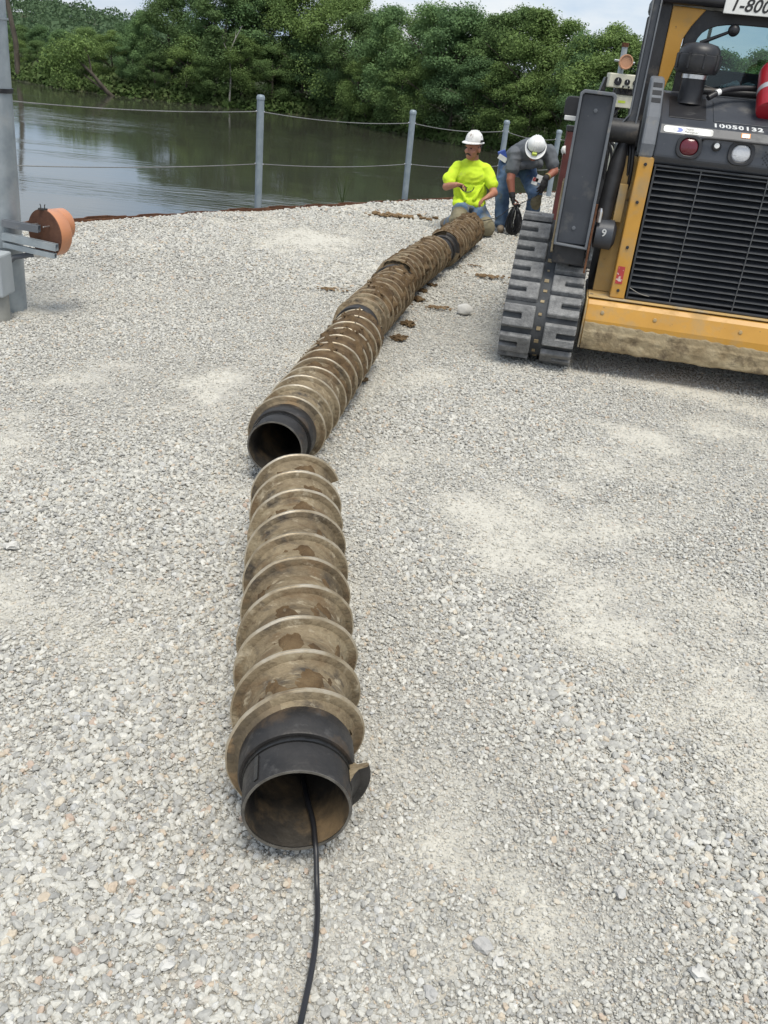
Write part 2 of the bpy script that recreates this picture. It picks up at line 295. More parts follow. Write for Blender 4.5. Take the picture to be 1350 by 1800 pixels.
for i in range(ns_):
    for j in range(nt_):
        x, y = wall_pt(GS0 + i * GD, GT0 + j * GD)
        z = ground_z(x, y); edge = GT0 + j * GD
        if edge < 0.5: z += 0.05 * (1 - edge / 0.5) * (0.5 + 0.5 * mnoise.noise((x * 1.1, y * 1.1, 7)))
        dust[i, j] = dust_at(x, y); gzv[i, j] = z; gv.append((x, y, z))
gf = [(i * nt_ + j, (i + 1) * nt_ + j, (i + 1) * nt_ + j + 1, i * nt_ + j + 1) for i in range(ns_ - 1) for j in range(nt_ - 1)]
gm = bpy.data.meshes.new('gravel_ground'); gm.from_pydata(gv, [], gf); gm.update()
if gm.polygons[0].normal.z < 0: gm.flip_normals()
da = gm.attributes.new('dust', 'FLOAT', 'POINT'); da.data.foreach_set('value', dust.ravel())
gmat = bpy.data.materials.new('gravel_fines'); gmat.use_nodes = True; MATS['gravel_fines'] = gmat
n = gmat.node_tree.nodes; L = gmat.node_tree.links; b = n['Principled BSDF']; b.inputs['Roughness'].default_value = 0.95; b.inputs['Specular IOR Level'].default_value = 0.2
tc = n.new('ShaderNodeTexCoord')
vo = n.new('ShaderNodeTexVoronoi'); vo.inputs['Scale'].default_value = 150; L.new(tc.outputs['Object'], vo.inputs['Vector'])
sx = n.new('ShaderNodeSeparateColor'); L.new(vo.outputs['Color'], sx.inputs[0])
r1 = n.new('ShaderNodeValToRGB'); ramp_set(r1, [(0.0, (0.24, 0.232, 0.215)), (0.4, (0.36, 0.35, 0.32)), (0.8, (0.48, 0.465, 0.42)), (1.0, (0.52, 0.465, 0.38))]); L.new(sx.outputs[0], r1.inputs['Fac'])  # undusted fines kept darker: shaded gaps between stones put into the colour
at = n.new('ShaderNodeAttribute'); at.attribute_name = 'dust'
nz = n.new('ShaderNodeTexNoise'); nz.inputs['Scale'].default_value = 28; nz.inputs['Detail'].default_value = 8; nz.inputs['Roughness'].default_value = 0.7; L.new(tc.outputs['Object'], nz.inputs['Vector'])
r2 = n.new('ShaderNodeValToRGB'); ramp_set(r2, [(0.3, (0.47, 0.448, 0.39)), (0.5, (0.57, 0.545, 0.475)), (0.7, (0.645, 0.62, 0.545))]); L.new(nz.outputs['Fac'], r2.inputs['Fac'])
ad = n.new('ShaderNodeMath'); ad.operation = 'ADD'; L.new(at.outputs['Fac'], ad.inputs[0])
sb = n.new('ShaderNodeMath'); sb.operation = 'SUBTRACT'; L.new(nz.outputs['Fac'], sb.inputs[0]); sb.inputs[1].default_value = 0.45; L.new(sb.outputs[0], ad.inputs[1])
mr = n.new('ShaderNodeMapRange'); mr.inputs['From Min'].default_value = 0.05; mr.inputs['From Max'].default_value = 0.5; L.new(ad.outputs[0], mr.inputs['Value'])
mi = n.new('ShaderNodeMix'); mi.data_type = 'RGBA'; L.new(mr.outputs['Result'], mi.inputs['Factor']); L.new(r1.outputs['Color'], mi.inputs['A']); L.new(r2.outputs['Color'], mi.inputs['B']); L.new(mi.outputs['Result'], b.inputs['Base Color'])
v2 = n.new('ShaderNodeTexVoronoi'); v2.inputs['Scale'].default_value = 110; L.new(tc.outputs['Object'], v2.inputs['Vector'])
hm = n.new('ShaderNodeMath'); hm.operation = 'MULTIPLY_ADD'; L.new(nz.outputs['Fac'], hm.inputs[0]); hm.inputs[1].default_value = 0.8; 
iv = n.new('ShaderNodeMath'); iv.operation = 'MULTIPLY'; iv.inputs[1].default_value = -0.6; L.new(v2.outputs['Distance'], iv.inputs[0]); L.new(iv.outputs[0], hm.inputs[2])
bp = n.new('ShaderNodeBump'); bp.inputs['Strength'].default_value = 0.7; bp.inputs['Distance'].default_value = 0.008; L.new(hm.outputs[0], bp.inputs['Height']); L.new(bp.outputs['Normal'], b.inputs['Normal'])
go = put('ground', gm, 'gravel_fines', None, 180); go['kind'] = 'structure'
# wide ground behind and beside the pad, a little lower
m = B(); x0, y0 = wall_pt(-400); x1, y1 = wall_pt(400); x2, y2 = wall_pt(400, 500); x3, y3 = wall_pt(-400, 500)
m.add([(x0, y0, -0.06), (x1, y1, -0.06), (x2, y2, -0.06), (x3, y3, -0.06)], [(0, 1, 2, 3)])
m.build('outer_ground', 'gravel_fines')['kind'] = 'structure'

# ---- gravel stones (uncountable): one object, instanced stones on points
def stones():
    P = []; S = []; RT = []; K = []; DD = []
    def lay(nper, r0, r1, smin, smax, pw, dk=1.0):
        area = 0.5 * (r1 * r1 - r0 * r0) * (2 * R(36)); N = int(nper * area)
        rr = np.sqrt(rng.uniform(r0 * r0, r1 * r1, N)); aa = rng.uniform(-R(36), R(36), N)
        x = rr * np.sin(aa); y = rr * np.cos(aa) - 0.15
        sx_ = (x - W0.x) * WD.x + (y - W0.y) * WD.y; tx_ = (x - W0.x) * WN.x + (y - W0.y) * WN.y
        i = ((sx_ - GS0) / GD); j = ((tx_ - GT0) / GD)
        ok = (i > 0) & (i < ns_ - 2) & (j > 0.5) & (j < nt_ - 2)
        x, y, i, j = x[ok], y[ok], i[ok], j[ok]; N = len(x)
        ii, jj = i.astype(int), j.astype(int); d = dust[ii, jj]; z = gzv[ii, jj]
        keep = rng.uniform(0, 1, N) > d * 0.97 * dk
        x, y, z, d = x[keep], y[keep], z[keep], d[keep]; N = len(x)
        s = smin + (smax - smin) * rng.uniform(0, 1, N) ** pw
        # coarse drifts of larger stones
        cz = np.array([0.5 + 0.9 * mnoise.noise((a * 0.8, b_ * 0.8, 21)) for a, b_ in zip(x, y)]).clip(0, 1)
        cz = np.maximum(cz * 0.75, band(x, y))
        s = s * (0.72 + 0.55 * cz) * (1 - 0.35 * d)
        sc = np.stack([s * rng.uniform(0.85, 1.35, N), s * rng.uniform(0.7, 1.05, N), s * rng.uniform(0.5, 0.85, N)], 1)
        zz = z + s * (0.38 - 0.9 * d * dk) + rng.uniform(0, 1, N) ** 3 * 0.006
        P.append(np.stack([x, y, zz], 1)); S.append(sc)
        RT.append(np.stack([rng.normal(0, 0.35, N), rng.normal(0, 0.35, N), rng.uniform(0, 6.28, N)], 1)); K.append(rng.integers(0, 7, N)); DD.append(d)
    lay(22000, 0.7, 2.4, 0.0024, 0.0108, 3.3)
    lay(15000, 0.7, 2.6, 0.0016, 0.0042, 1.5, 0.25)
    lay(16500, 2.4, 4.0, 0.0028, 0.0100, 2.7)
    lay(8500, 4.0, 7.0, 0.0044, 0.0108, 2.0)
    lay(2600, 7.0, 11.0, 0.008, 0.017, 1.4)
    lay(900, 11.0, 17.0, 0.014, 0.026, 1.2)
    P, S, RT, K, DD = np.concatenate(P), np.concatenate(S), np.concatenate(RT), np.concatenate(K), np.concatenate(DD)
    N = len(P); me = bpy.data.meshes.new('gravel_stones'); me.vertices.add(N); me.vertices.foreach_set('co', P.astype(np.float32).ravel())
    a = me.attributes.new('scl', 'FLOAT_VECTOR', 'POINT'); a.data.foreach_set('vector', S.astype(np.float32).ravel())
    a = me.attributes.new('rot', 'FLOAT_VECTOR', 'POINT'); a.data.foreach_set('vector', RT.astype(np.float32).ravel())
    a = me.attributes.new('dst', 'FLOAT', 'POINT'); a.data.foreach_set('value', DD.astype(np.float32))
    a = me.attributes.new('kidx', 'INT', 'POINT'); a.data.foreach_set('value', K.astype(np.int32))
    sm = bpy.data.materials.new('gravel_stone'); sm.use_nodes = True; n = sm.node_tree.nodes; L = sm.node_tree.links; b = n['Principled BSDF']
    b.inputs['Roughness'].default_value = 0.9; b.inputs['Specular IOR Level'].default_value = 0.25
    oi = n.new('ShaderNodeObjectInfo'); cr = n.new('ShaderNodeValToRGB')
    ramp_set(cr, [(0.0, (0.33, 0.324, 0.303)), (0.2, (0.42, 0.411, 0.378)), (0.5, (0.50, 0.487, 0.44)), (0.76, (0.565, 0.547, 0.488)), (0.88, (0.64, 0.623, 0.57)), (0.91, (0.45, 0.452, 0.442)), (0.955, (0.55, 0.495, 0.40)), (0.985, (0.51, 0.42, 0.32)), (1.0, (0.45, 0.355, 0.29))])
    L.new(oi.outputs['Random'], cr.inputs['Fac']); 
    tc = n.new('ShaderNodeTexCoord'); nz = n.new('ShaderNodeTexNoise'); nz.inputs['Scale'].default_value = 2.0; nz.inputs['Detail'].default_value = 4; L.new(tc.outputs['Object'], nz.inputs['Vector'])
    hs = n.new('ShaderNodeHueSaturation'); mr = n.new('ShaderNodeMapRange'); mr.inputs['To Min'].default_value = 0.75; mr.inputs['To Max'].default_value = 1.25; L.new(nz.outputs['Fac'], mr.inputs['Value']); L.new(mr.outputs['Result'], hs.inputs['Value'])
    L.new(cr.outputs['Color'], hs.inputs['Color'])
    ia = n.new('ShaderNodeAttribute'); ia.attribute_type = 'INSTANCER'; ia.attribute_name = 'dst'; dm = n.new('ShaderNodeMapRange'); dm.inputs['From Min'].default_value = 0.05; dm.inputs['From Max'].default_value = 0.6; dm.inputs['To Max'].default_value = 0.65; L.new(ia.outputs['Fac'], dm.inputs['Value'])
    dx = n.new('ShaderNodeMix'); dx.data_type = 'RGBA'; dx.inputs['B'].default_value = (0.585, 0.56, 0.495, 1); L.new(dm.outputs['Result'], dx.inputs['Factor']); L.new(hs.outputs['Color'], dx.inputs['A']); L.new(dx.outputs['Result'], b.inputs['Base Color'])
    MATS['gravel_stone'] = sm
    o = put('gravel_stones', me, 'gravel_stone'); o['kind'] = 'stuff'; o['label'] = 'loose pale grey crushed gravel covering the ground'; o['category'] = 'gravel'
    ng = bpy.data.node_groups.new('gravel', 'GeometryNodeTree'); ng.interface.new_socket('Geometry', in_out='INPUT', socket_type='NodeSocketGeometry'); ng.interface.new_socket('Geometry', in_out='OUTPUT', socket_type='NodeSocketGeometry')
    N_ = ng.nodes; K_ = ng.links; gi = N_.new('NodeGroupInput'); gout = N_.new('NodeGroupOutput'); g2i = N_.new('GeometryNodeGeometryToInstance')
    for k in range(7):
        ic = N_.new('GeometryNodeMeshIcoSphere'); ic.inputs['Radius'].default_value = 1.0; ic.inputs['Subdivisions'].default_value = 1 if k in (1, 3, 5) else 2
        sp = N_.new('GeometryNodeSetPosition'); K_.new(ic.outputs['Mesh'], sp.inputs['Geometry'])
        ps = N_.new('GeometryNodeInputPosition'); va = N_.new('ShaderNodeVectorMath'); va.operation = 'ADD'; va.inputs[1].default_value = (k * 7.3, k * 3.1, k * 5.7); K_.new(ps.outputs[0], va.inputs[0])
        vo = N_.new('ShaderNodeTexVoronoi'); vo.inputs['Scale'].default_value = 0.75; K_.new(va.outputs[0], vo.inputs['Vector'])
        mr = N_.new('ShaderNodeMapRange'); mr.inputs['From Max'].default_value = 1.1; mr.inputs['To Min'].default_value = 1.45; mr.inputs['To Max'].default_value = 0.42; K_.new(vo.outputs['Distance'], mr.inputs['Value'])
        vs = N_.new('ShaderNodeVectorMath'); vs.operation = 'SCALE'; K_.new(ps.outputs[0], vs.inputs[0]); K_.new(mr.outputs['Result'], vs.inputs['Scale'])
        K_.new(vs.outputs[0], sp.inputs['Position'])
        st = N_.new('GeometryNodeSetMaterial'); st.inputs['Material'].default_value = sm; K_.new(sp.outputs[0], st.inputs['Geometry'])
        ss = N_.new('GeometryNodeSetShadeSmooth'); ss.inputs['Shade Smooth'].default_value = False; K_.new(st.outputs[0], ss.inputs['Geometry'])
        K_.new(ss.outputs[0], g2i.inputs[0])
    ip = N_.new('GeometryNodeInstanceOnPoints'); ip.inputs['Pick Instance'].default_value = True
    def na(nm, ty): q = N_.new('GeometryNodeInputNamedAttribute'); q.data_type = ty; q.inputs['Name'].default_value = nm; return q.outputs[0]
    e2r = N_.new('FunctionNodeEulerToRotation'); K_.new(na('rot', 'FLOAT_VECTOR'), e2r.inputs[0])
    K_.new(gi.outputs[0], ip.inputs['Points']); K_.new(g2i.outputs[0], ip.inputs['Instance']); K_.new(na('kidx', 'INT'), ip.inputs['Instance Index']); K_.new(e2r.outputs[0], ip.inputs['Rotation']); K_.new(na('scl', 'FLOAT_VECTOR'), ip.inputs['Scale'])
    K_.new(ip.outputs[0], gout.inputs[0])
    md = o.modifiers.new('gravel', 'NODES'); md.node_group = ng
    print('stones', N)
stones()

# ---- river
rm = bpy.data.materials.new('river_water'); rm.use_nodes = True; MATS['river_water'] = rm
n = rm.node_tree.nodes; L = rm.node_tree.links; b = n['Principled BSDF']
b.inputs['Base Color'].default_value = (0.050, 0.051, 0.038, 1); b.inputs['Roughness'].default_value = 0.06; b.inputs['IOR'].default_value = 1.42
tc = n.new('ShaderNodeTexCoord')
def wv(scale, rot, s, det):
    mp = n.new('ShaderNodeMapping'); mp.inputs['Scale'].default_value = s; mp.inputs['Rotation'].default_value = (0, 0, R(rot)); L.new(tc.outputs['Object'], mp.inputs['Vector'])
    q = n.new('ShaderNodeTexNoise'); q.inputs['Scale'].default_value = scale; q.inputs['Detail'].default_value = det; q.inputs['Distortion'].default_value = 0.4; L.new(mp.outputs['Vector'], q.inputs['Vector']); return q.outputs['Fac']
a1 = wv(1.0, 8, (0.38, 1.9, 1), 5); a2 = wv(0.22, -8, (0.5, 1.6, 1), 3)
mm = n.new('ShaderNodeMath'); mm.operation = 'MULTIPLY_ADD'; L.new(a2, mm.inputs[0]); mm.inputs[1].default_value = 1.6; L.new(a1, mm.inputs[2])
pz = wv(0.035, 15, (0.5, 2.4, 1), 5)
pr = n.new('ShaderNodeMapRange'); pr.inputs['From Min'].default_value = 0.46; pr.inputs['From Max'].default_value = 0.62; pr.inputs['To Min'].default_value = 0.05; pr.inputs['To Max'].default_value = 0.5; L.new(pz, pr.inputs['Value'])
bp = n.new('ShaderNodeBump'); bp.inputs['Distance'].default_value = 0.10; L.new(pr.outputs['Result'], bp.inputs['Strength']); L.new(mm.outputs[0], bp.inputs['Height']); L.new(bp.outputs['Normal'], b.inputs['Normal'])
m = B(); m.add([(-700, -300, WATER), (700, -300, WATER), (700, 900, WATER), (-700, 900, WATER)], [(0, 1, 2, 3)])
m.build('river', 'river_water')['kind'] = 'structure'

# ---- far bank terrain
BANK = [(-260, 300), (-150, 195), (-98, 163), (-71.6, 146.3), (-61.9, 140.2), (-51.2, 130.2), (-43.6, 126.6), (-35.0, 126.0), (-26.4, 125.5), (-14.5, 127.0), (-7.5, 117.1), (-3.0, 109.9), (3.5, 101.0), (9.2, 95.7), (13.7, 89.5), (18.4, 82.9), (30, 72), (60, 55), (120, 30), (260, -20)]
bx = np.array([p[0] for p in BANK]); by = np.array([p[1] for p in BANK])
def bank_y(x): return float(np.interp(x, bx, by))
def terr_z(x, y):
    d = y - bank_y(x)
    z = -5.8 if d < -1 else -5.8 + 2.1 * min(1, (d + 1) / 3.0) + 0.25 * mnoise.noise((x * 0.3, y * 0.3, 2))
    if d > 6: z += 0.02 * (d - 6)
    h = 8.0 * math.exp(-((x + 150) / 75) ** 2) * min(1, max(0, (y - 190) / 110)) + 5 * math.exp(-((x - 160) / 120) ** 2) * min(1, max(0, (d - 60) / 100))
    return z + h
xs = sorted(set(list(np.arange(-260, -90, 6.0)) + list(np.arange(-90, 60, 1.5)) + list(np.arange(60, 261, 8.0)))); offs = [-3, -1, 0, 0.7, 1.5, 2.5, 4, 7, 12, 20, 32, 48, 66, 86, 108, 132, 160, 200, 260, 400]
tv = []; tf = []
for x in xs:
    for o_ in offs: y = bank_y(x) + o_; tv.append((x, y, terr_z(x, y)))
k = len(offs)
for i in range(len(xs) - 1):
    for j in range(k - 1): tf.append((i * k + j, (i + 1) * k + j, (i + 1) * k + j + 1, i * k + j + 1))
mat('bank_earth', [(0.3, (0.045, 0.05, 0.025)), (0.6, (0.075, 0.085, 0.035)), (0.8, (0.12, 0.105, 0.065))], scale=0.4, rough=0.95, bump=0.5, bscale=2)
m = B(); m.add(tv, tf); m.build('far_bank', 'bank_earth', smooth=180)['kind'] = 'structure'

# ---- leaf helper
def leaf_cloud(pts, nrm, size, droop=0.3):
    """pts, nrm (N,3): one bent leaf-clump quad each"""
    N = len(pts); r = rng.normal(0, 1, (N, 3)); nn = nrm + 0.75 * r + np.array([0, 0, 0.35]); nn /= np.linalg.norm(nn, axis=1, keepdims=True)
    t = np.cross(nn, rng.normal(0, 1, (N, 3))); t /= np.linalg.norm(t, axis=1, keepdims=True) + 1e-9; bt = np.cross(nn, t)
    s = size[:, None]; asp = rng.uniform(0.45, 0.9, (N, 1))
    q = np.stack([pts - t * s, pts - bt * s * asp + nn * s * 0.25, pts + t * s, pts + bt * s * asp + nn * s * 0.2], 1)
    q += rng.normal(0, 0.18, q.shape) * s[:, None, :] * 0.6
    v = q.reshape(-1, 3); f = np.arange(N * 4).reshape(-1, 4)
    return v, f
def quad_mesh(name, v, f):
    me = bpy.data.meshes.new(name); me.vertices.add(len(v)); me.vertices.foreach_set('co', v.astype(np.float32).ravel())
    me.loops.add(f.size); me.loops.foreach_set('vertex_index', f.astype(np.int32).ravel()); me.polygons.add(len(f)); me.polygons.foreach_set('loop_start', np.arange(0, f.size, 4, dtype=np.int32))
    try: me.polygons.foreach_set('loop_total', np.full(len(f), 4, np.int32))
    except Exception: pass
    me.update(calc_edges=True); me.validate(); return me
def crown_pts(nl, per, H, Wd, z0, top_bias=0.0, seed=0, lump=(0.06, 0.17)):
    r = np.random.default_rng(seed); P = []; Nn = []
    for k in range(nl):
        u = r.uniform(0, 1); z = z0 + (H - z0) * (u ** (0.8)); f = (z - z0) / (H - z0)
        env = Wd * 0.5 * (math.sin(math.pi * min(1, 0.12 + 0.80 * f)) ** 0.7) * (1 if f < 0.75 else (1 - f) / 0.25 * 0.55 + 0.45)
        a = r.uniform(0, 2 * math.pi); rad = env * math.sqrt(r.uniform(0.15, 1.0)); lr = H * r.uniform(*lump) * (1.0 - 0.35 * f)
        c = np.array([rad * math.cos(a), rad * math.sin(a), min(z, H - lr * 0.6)])
        d = r.normal(0, 1, (per, 3)); d[:, 2] += 0.25; d /= np.linalg.norm(d, axis=1, keepdims=True)
        rr = lr * np.clip(r.normal(0.85, 0.24, (per, 1)), 0.2, 1.5)
        P.append(c + d * rr * np.array([1.1, 1.1, 0.8])); Nn.append(d)
    return np.concatenate(P), np.concatenate(Nn)
def trunk_mb(H, z0, lean=(0, 0), seed=0):
    r = random.Random(seed); m = B(); top = Vector((lean[0], lean[1], H * 0.72))
    m.tube([(0, 0, -0.6), (0.05, 0, 0.3), top * 0.35 + Vector((0.1, 0, 0)), top * 0.7, top], [0.28, 0.22, 0.17, 0.12, 0.05], 7)
    for k in range(6):
        a = k * 1.05 + r.uniform(0, 1); s = top * r.uniform(0.3, 0.75); l = H * r.uniform(0.18, 0.32)
        e = s + Vector((math.cos(a) * l, math.sin(a) * l, l * r.uniform(0.5, 1.0)))
        m.tube([s, s.lerp(e, 0.5) + Vector((0, 0, 0.2)), e], [0.1, 0.07, 0.025], 5)
    return m
VAR = []
specs = [(10, 6.6, 1.2, 'leaf_mid', 46), (10, 5.6, 1.6, 'leaf_light', 40), (10, 7.4, 1.0, 'leaf_dark', 48), (10, 6.2, 0.9, 'leaf_mid', 42), (10, 7.0, 1.0, 'leaf_light', 46), (10, 5.0, 1.4, 'leaf_dark', 38)]
for k, (H, Wd, z0, lm, nl) in enumerate(specs):
    p, nn = crown_pts(nl, 620, H, Wd, z0, seed=100 + k); v, f = leaf_cloud(p, nn, rng.uniform(0.045, 0.115, len(p)))
    cm = quad_mesh('crown', v, f); tm = trunk_mb(H, z0, (random.uniform(-.6, .6), 0), k).mesh('trunk'); VAR.append((cm, tm, lm))
    cm.materials.append(MATS[lm]); tm.materials.append(MATS['bark'])
TREES = [(-38.7, 130.7, 8.4), (-35.4, 131.5, 10.5), (-32.4, 133.3, 11.8), (-28.3, 130.0, 12.5), (-25.0, 132.6, 12.3), (-22.5, 136.2, 11.6), (-19.1, 133.8, 12.7), (-15.8, 133.1, 13.4), (-12.0, 128.3, 12.5), (-9.0, 122.6, 11.7), (-7.0, 123.3, 11.3), (-4.6, 115.7, 11.5), (-2.1, 115.3, 10.5), (0.0, 110.2, 12.1), (2.6, 105.9, 11.8), (4.9, 105.9, 11.8), (6.5, 102.3, 11.5), (8.7, 100.9, 11.6), (10.4, 97.4, 11.2), (12.8, 96.4, 10.8), (14.6, 92.0, 9.4), (16.4, 91.6, 10.6), (17.7, 88.9, 9.7), (19.8, 87.7, 9.9), (22.3, 87.4, 9.8), (25.0, 87.0, 9.6), (27.9, 88.9, 9.1), (30.1, 89.1, 9.1), (34.0, 84.9, 9.2),
         (-36.8, 127.8, 4.5), (-32.5, 127.6, 6.6), (-28.5, 127.1, 5.8), (-25.0, 127.5, 7.5), (-21.0, 128.4, 6.7), (-17.0, 129.2, 7.9), (-12.5, 126.4, 7.3), (-7.5, 118.6, 6.9), (-3.5, 112.0, 7.0), (0.0, 107.1, 7.5), (2.8, 103.3, 6.8), (5.2, 100.9, 7.6), (8.0, 98.2, 6.9), (10.5, 95.0, 7.0), (12.9, 91.8, 6.1), (15.4, 88.2, 6.6), (21, 82.5, 6.5), (27, 78, 6.8),
         (-65.8, 153.8, 5.8), (-59.9, 147.4, 6.2), (-53.3, 139.2, 5.8), (-50.8, 141.5, 6.3), (-44.6, 134.0, 6.3), (-43.0, 136.9, 7.6), (-57.9, 141.2, 4.2), (-69.8, 156.8, 5.8), (-75.6, 160.2, 6.1), (-63, 146, 4.0), (-47.5, 131.5, 4.6), (-40.2, 129.2, 5.5)]
KIND = ['mid green broad tree', 'light green airy tree', 'dark green dense tree', 'mid green bushy tree', 'light green spreading tree', 'dark green slender tree']
ORDN = ['first', 'second', 'third', 'fourth', 'fifth', 'sixth', 'seventh', 'eighth', 'ninth', 'tenth', 'eleventh', 'twelfth', 'thirteenth', 'fourteenth', 'fifteenth', 'sixteenth', 'seventeenth', 'eighteenth', 'nineteenth', 'twentieth', 'twenty-first', 'twenty-second', 'twenty-third', 'twenty-fourth', 'twenty-fifth', 'twenty-sixth']
RANK = {}; _cls = {}
for i, (x, y, h) in enumerate(TREES): _cls.setdefault((x < -39.5, x < -39.5 or h > 8.2, x < -26.3), []).append((abs(x + 26.3), i))
for v_ in _cls.values():
    for r_, (_, i) in enumerate(sorted(v_)): RANK[i] = r_
for i, (x, y, h) in enumerate(TREES):
    if h > 8.2: h = h * (1.13 if x < -10 else 1.0) + random.uniform(-0.6, 1.0 if x < -10 else 0.6)
    k = (i * 5 + int(abs(x) * 3)) % 6; cm, tm, lm = VAR[k]; z = terr_z(x, y); tall = TREES[i][2] > 8.2; far = x < -39.5
    row = 'far upstream clump' if far else ('tall back row' if tall else 'low front row'); nth = ORDN[RANK[i]]; side_ = 'beyond the leaning willow' if far else ('upstream' if x < -26.3 else 'downstream') + ' of the pale dead snag'
    t = thing('tree', (x, y, z - 0.1), random.uniform(0, 6.28), KIND[k] + ', ' + nth + ' in the ' + row + ' ' + side_, 'tree', 'trees on the far river bank')
    s = (h + 0.15) / 10.0; ww = s * random.uniform(0.95, 1.25) * (1.0 if tall else 1.25); t.scale = (ww, ww, s)
    for nm, me in (('crown', cm), ('trunk', tm)): o = bpy.data.objects.new(nm, me); COL.objects.link(o); o.parent = t
# leaning willow over the water
t = thing('leaning_tree', (-42.6, 124.6, -4.9), 0, 'willow with a bare trunk leaning far out over the river', 'tree')
m = B(); m.tube([(0.6, 1.2, -0.3), (0, 0.4, 0.5), (-1.5, -0.3, 2.4), (-3.2, -0.7, 3.9), (-4.8, -1, 4.8)], [0.34, 0.28, 0.2, 0.14, 0.06], 8); m.tube([(0.2, 0.5, 0.3), (-1.2, 0, 1.2), (-2.6, -.2, 2.2)], [0.16, 0.12, 0.06], 6); m.tube([(-1.5, -.3, 2.4), (-1.8, -.2, 4.2), (-2.4, 0, 5.4)], [0.14, 0.1, 0.04], 6)
m.build('trunk', 'bark', t, 60)
P_ = []; N_2 = []
for c, rr in [((-5.2, -1, 4.7), 1.7), ((-3.6, -1, 5.4), 1.7), ((-2.0, 0, 5.6), 1.6), ((-6.4, -1, 3.6), 1.5), ((-4.6, -1, 3.2), 1.3), ((-5.8, -1.2, 1.9), 1.5), ((-4.0, -1.2, 1.3), 1.2), ((-6.9, -1.2, 2.6), 1.2), ((-3.0, -.8, 4.2), 1.0)]:
    d = rng.normal(0, 1, (330, 3)); d /= np.linalg.norm(d, axis=1, keepdims=True); P_.append(np.array(c) + d * rr * rng.uniform(.5, 1.05, (330, 1)) * [1.1, 1, .9]); N_2.append(d)
v, f = leaf_cloud(np.concatenate(P_), np.concatenate(N_2), rng.uniform(.1, .24, 330 * 9)); put('crown', quad_mesh('crown', v, f), 'leaf_light', t)
# dead snag in front of the tall trees and a bare trunk upstream
def bare(loc, paths, mt, label):
    t = thing('bare_trunk', loc, 0, label, 'dead tree'); m = B()
    for p, r in paths: m.tube(p, r, 7)
    m.build('trunk', mt, t, 60); return t
bare((-26.3, 125.9, -4.2), [([(0, 0, -.3), (.2, 0, 3), (-.1, 0, 5.6), (.7, 0, 7.4), (1.6, 0, 9.0)], [.13, .11, .09, .07, .03]), ([(-.1, 0, 5.6), (-.8, 0, 6.8), (-1.2, 0, 8.2)], [.08, .06, .03]), ([(.7, 0, 7.4), (.8, 0, 8.4)], [.05, .02])], 'bark_pale', 'pale dead snag with forked bare limbs among the far bank trees')
bare((-60.5, 139.5, -4.0), [([(0, 0, -.5), (.1, 0, 4), (-.6, 0, 9), (-1.2, 0, 13)], [.42, .38, .33, .25])], 'bark', 'tall dark bare trunk beside the galvanised pole, on the far shore')
# undergrowth on the bank
def bank_growth():
    N = 22000; x = rng.uniform(-75, 45, N); d = rng.uniform(0.0, 4.0, N)
    P = np.array([(a, bank_y(a) + q, terr_z(a, bank_y(a) + q) + abs(rng.normal(0.25, 0.4))) for a, q in zip(x, d)]); nn = np.tile(np.array([0, -.6, .5]), (N, 1))
    v, f = leaf_cloud(P, nn, rng.uniform(.14, .42, N)); o = put('bank_undergrowth', quad_mesh('bank_undergrowth', v, f), 'bank_weeds', kind='stuff'); tag(o, 'low weeds and grass lining the far river bank', 'undergrowth')
bank_growth()
def hill_wood():
    P = []; Nn = []; r = np.random.default_rng(5)
    for i in range(1100):
        x = r.uniform(-240, -55); y = max(bank_y(x) + 22, r.uniform(165, 330)); h = r.uniform(4.0, 7.5); z = terr_z(x, y)
        if abs(x / y) > 0.9: continue
        d = r.normal(0, 1, (90, 3)); d[:, 2] = np.abs(d[:, 2]) * 0.9; d /= np.linalg.norm(d, axis=1, keepdims=True); w_ = r.uniform(2.2, 3.8)
        P.append(np.array([x, y, z + h * 0.35]) + d * np.array([w_, w_, h * 0.6]) * r.uniform(.8, 1.03, (90, 1))); Nn.append(d)
    for i in range(500):
        x = r.uniform(-60, 120); y = bank_y(x) + r.uniform(9, 40); h = r.uniform(5, 7.5); z = terr_z(x, y)
        d = r.normal(0, 1, (60, 3)); d[:, 2] = np.abs(d[:, 2]) * 0.9; d /= np.linalg.norm(d, axis=1, keepdims=True)
        P.append(np.array([x, y, z + h * 0.3]) + d * np.array([2.6, 2.6, h * 0.6]) * r.uniform(.7, 1.05, (60, 1))); Nn.append(d)
    P = np.concatenate(P); Nn = np.concatenate(Nn); v, f = leaf_cloud(P, Nn, rng.uniform(.22, .6, len(P)))
    o = put('distant_wood', quad_mesh('distant_wood', v, f), 'leaf_far', kind='stuff'); tag(o, 'distant wooded hillside and wood behind the river trees', 'wood')
hill_wood()

# ================================================================== RIVER EDGE
# ---- sheet pile wall, each pile a part
t = thing('sheet_pile_wall', (W0.x, W0.y, 0), math.atan2(WD.y, WD.x), 'rusty brown steel sheet pile wall edging the gravel above the river', 'wall')
pm = B(); w_, d_, th = 0.6, 0.06, 0.02
prof = [(0, 0), (0.12, 0), (0.2, d_), (0.42, d_), (0.5, 0), (0.6, 0)]
poly = prof + [(x, y + th) for x, y in prof[::-1]]
vs = [(x, y, -5.6) for x, y in poly] + [(x, y, 0.0) for x, y in poly]; k = len(poly)
fs = [(i, (i + 1) % k, (i + 1) % k + k, i + k) for i in range(k)] + [(i, i + 1, k - 2 - i, k - 1 - i) for i in range(len(prof) - 1)] + [(i + k, i + 1 + k, 2 * k - 2 - i, 2 * k - 1 - i) for i in range(len(prof) - 1)]
pm.add(vs, fs); pme = pm.mesh('sheet_pile'); pme.materials.append(MATS['rust'])
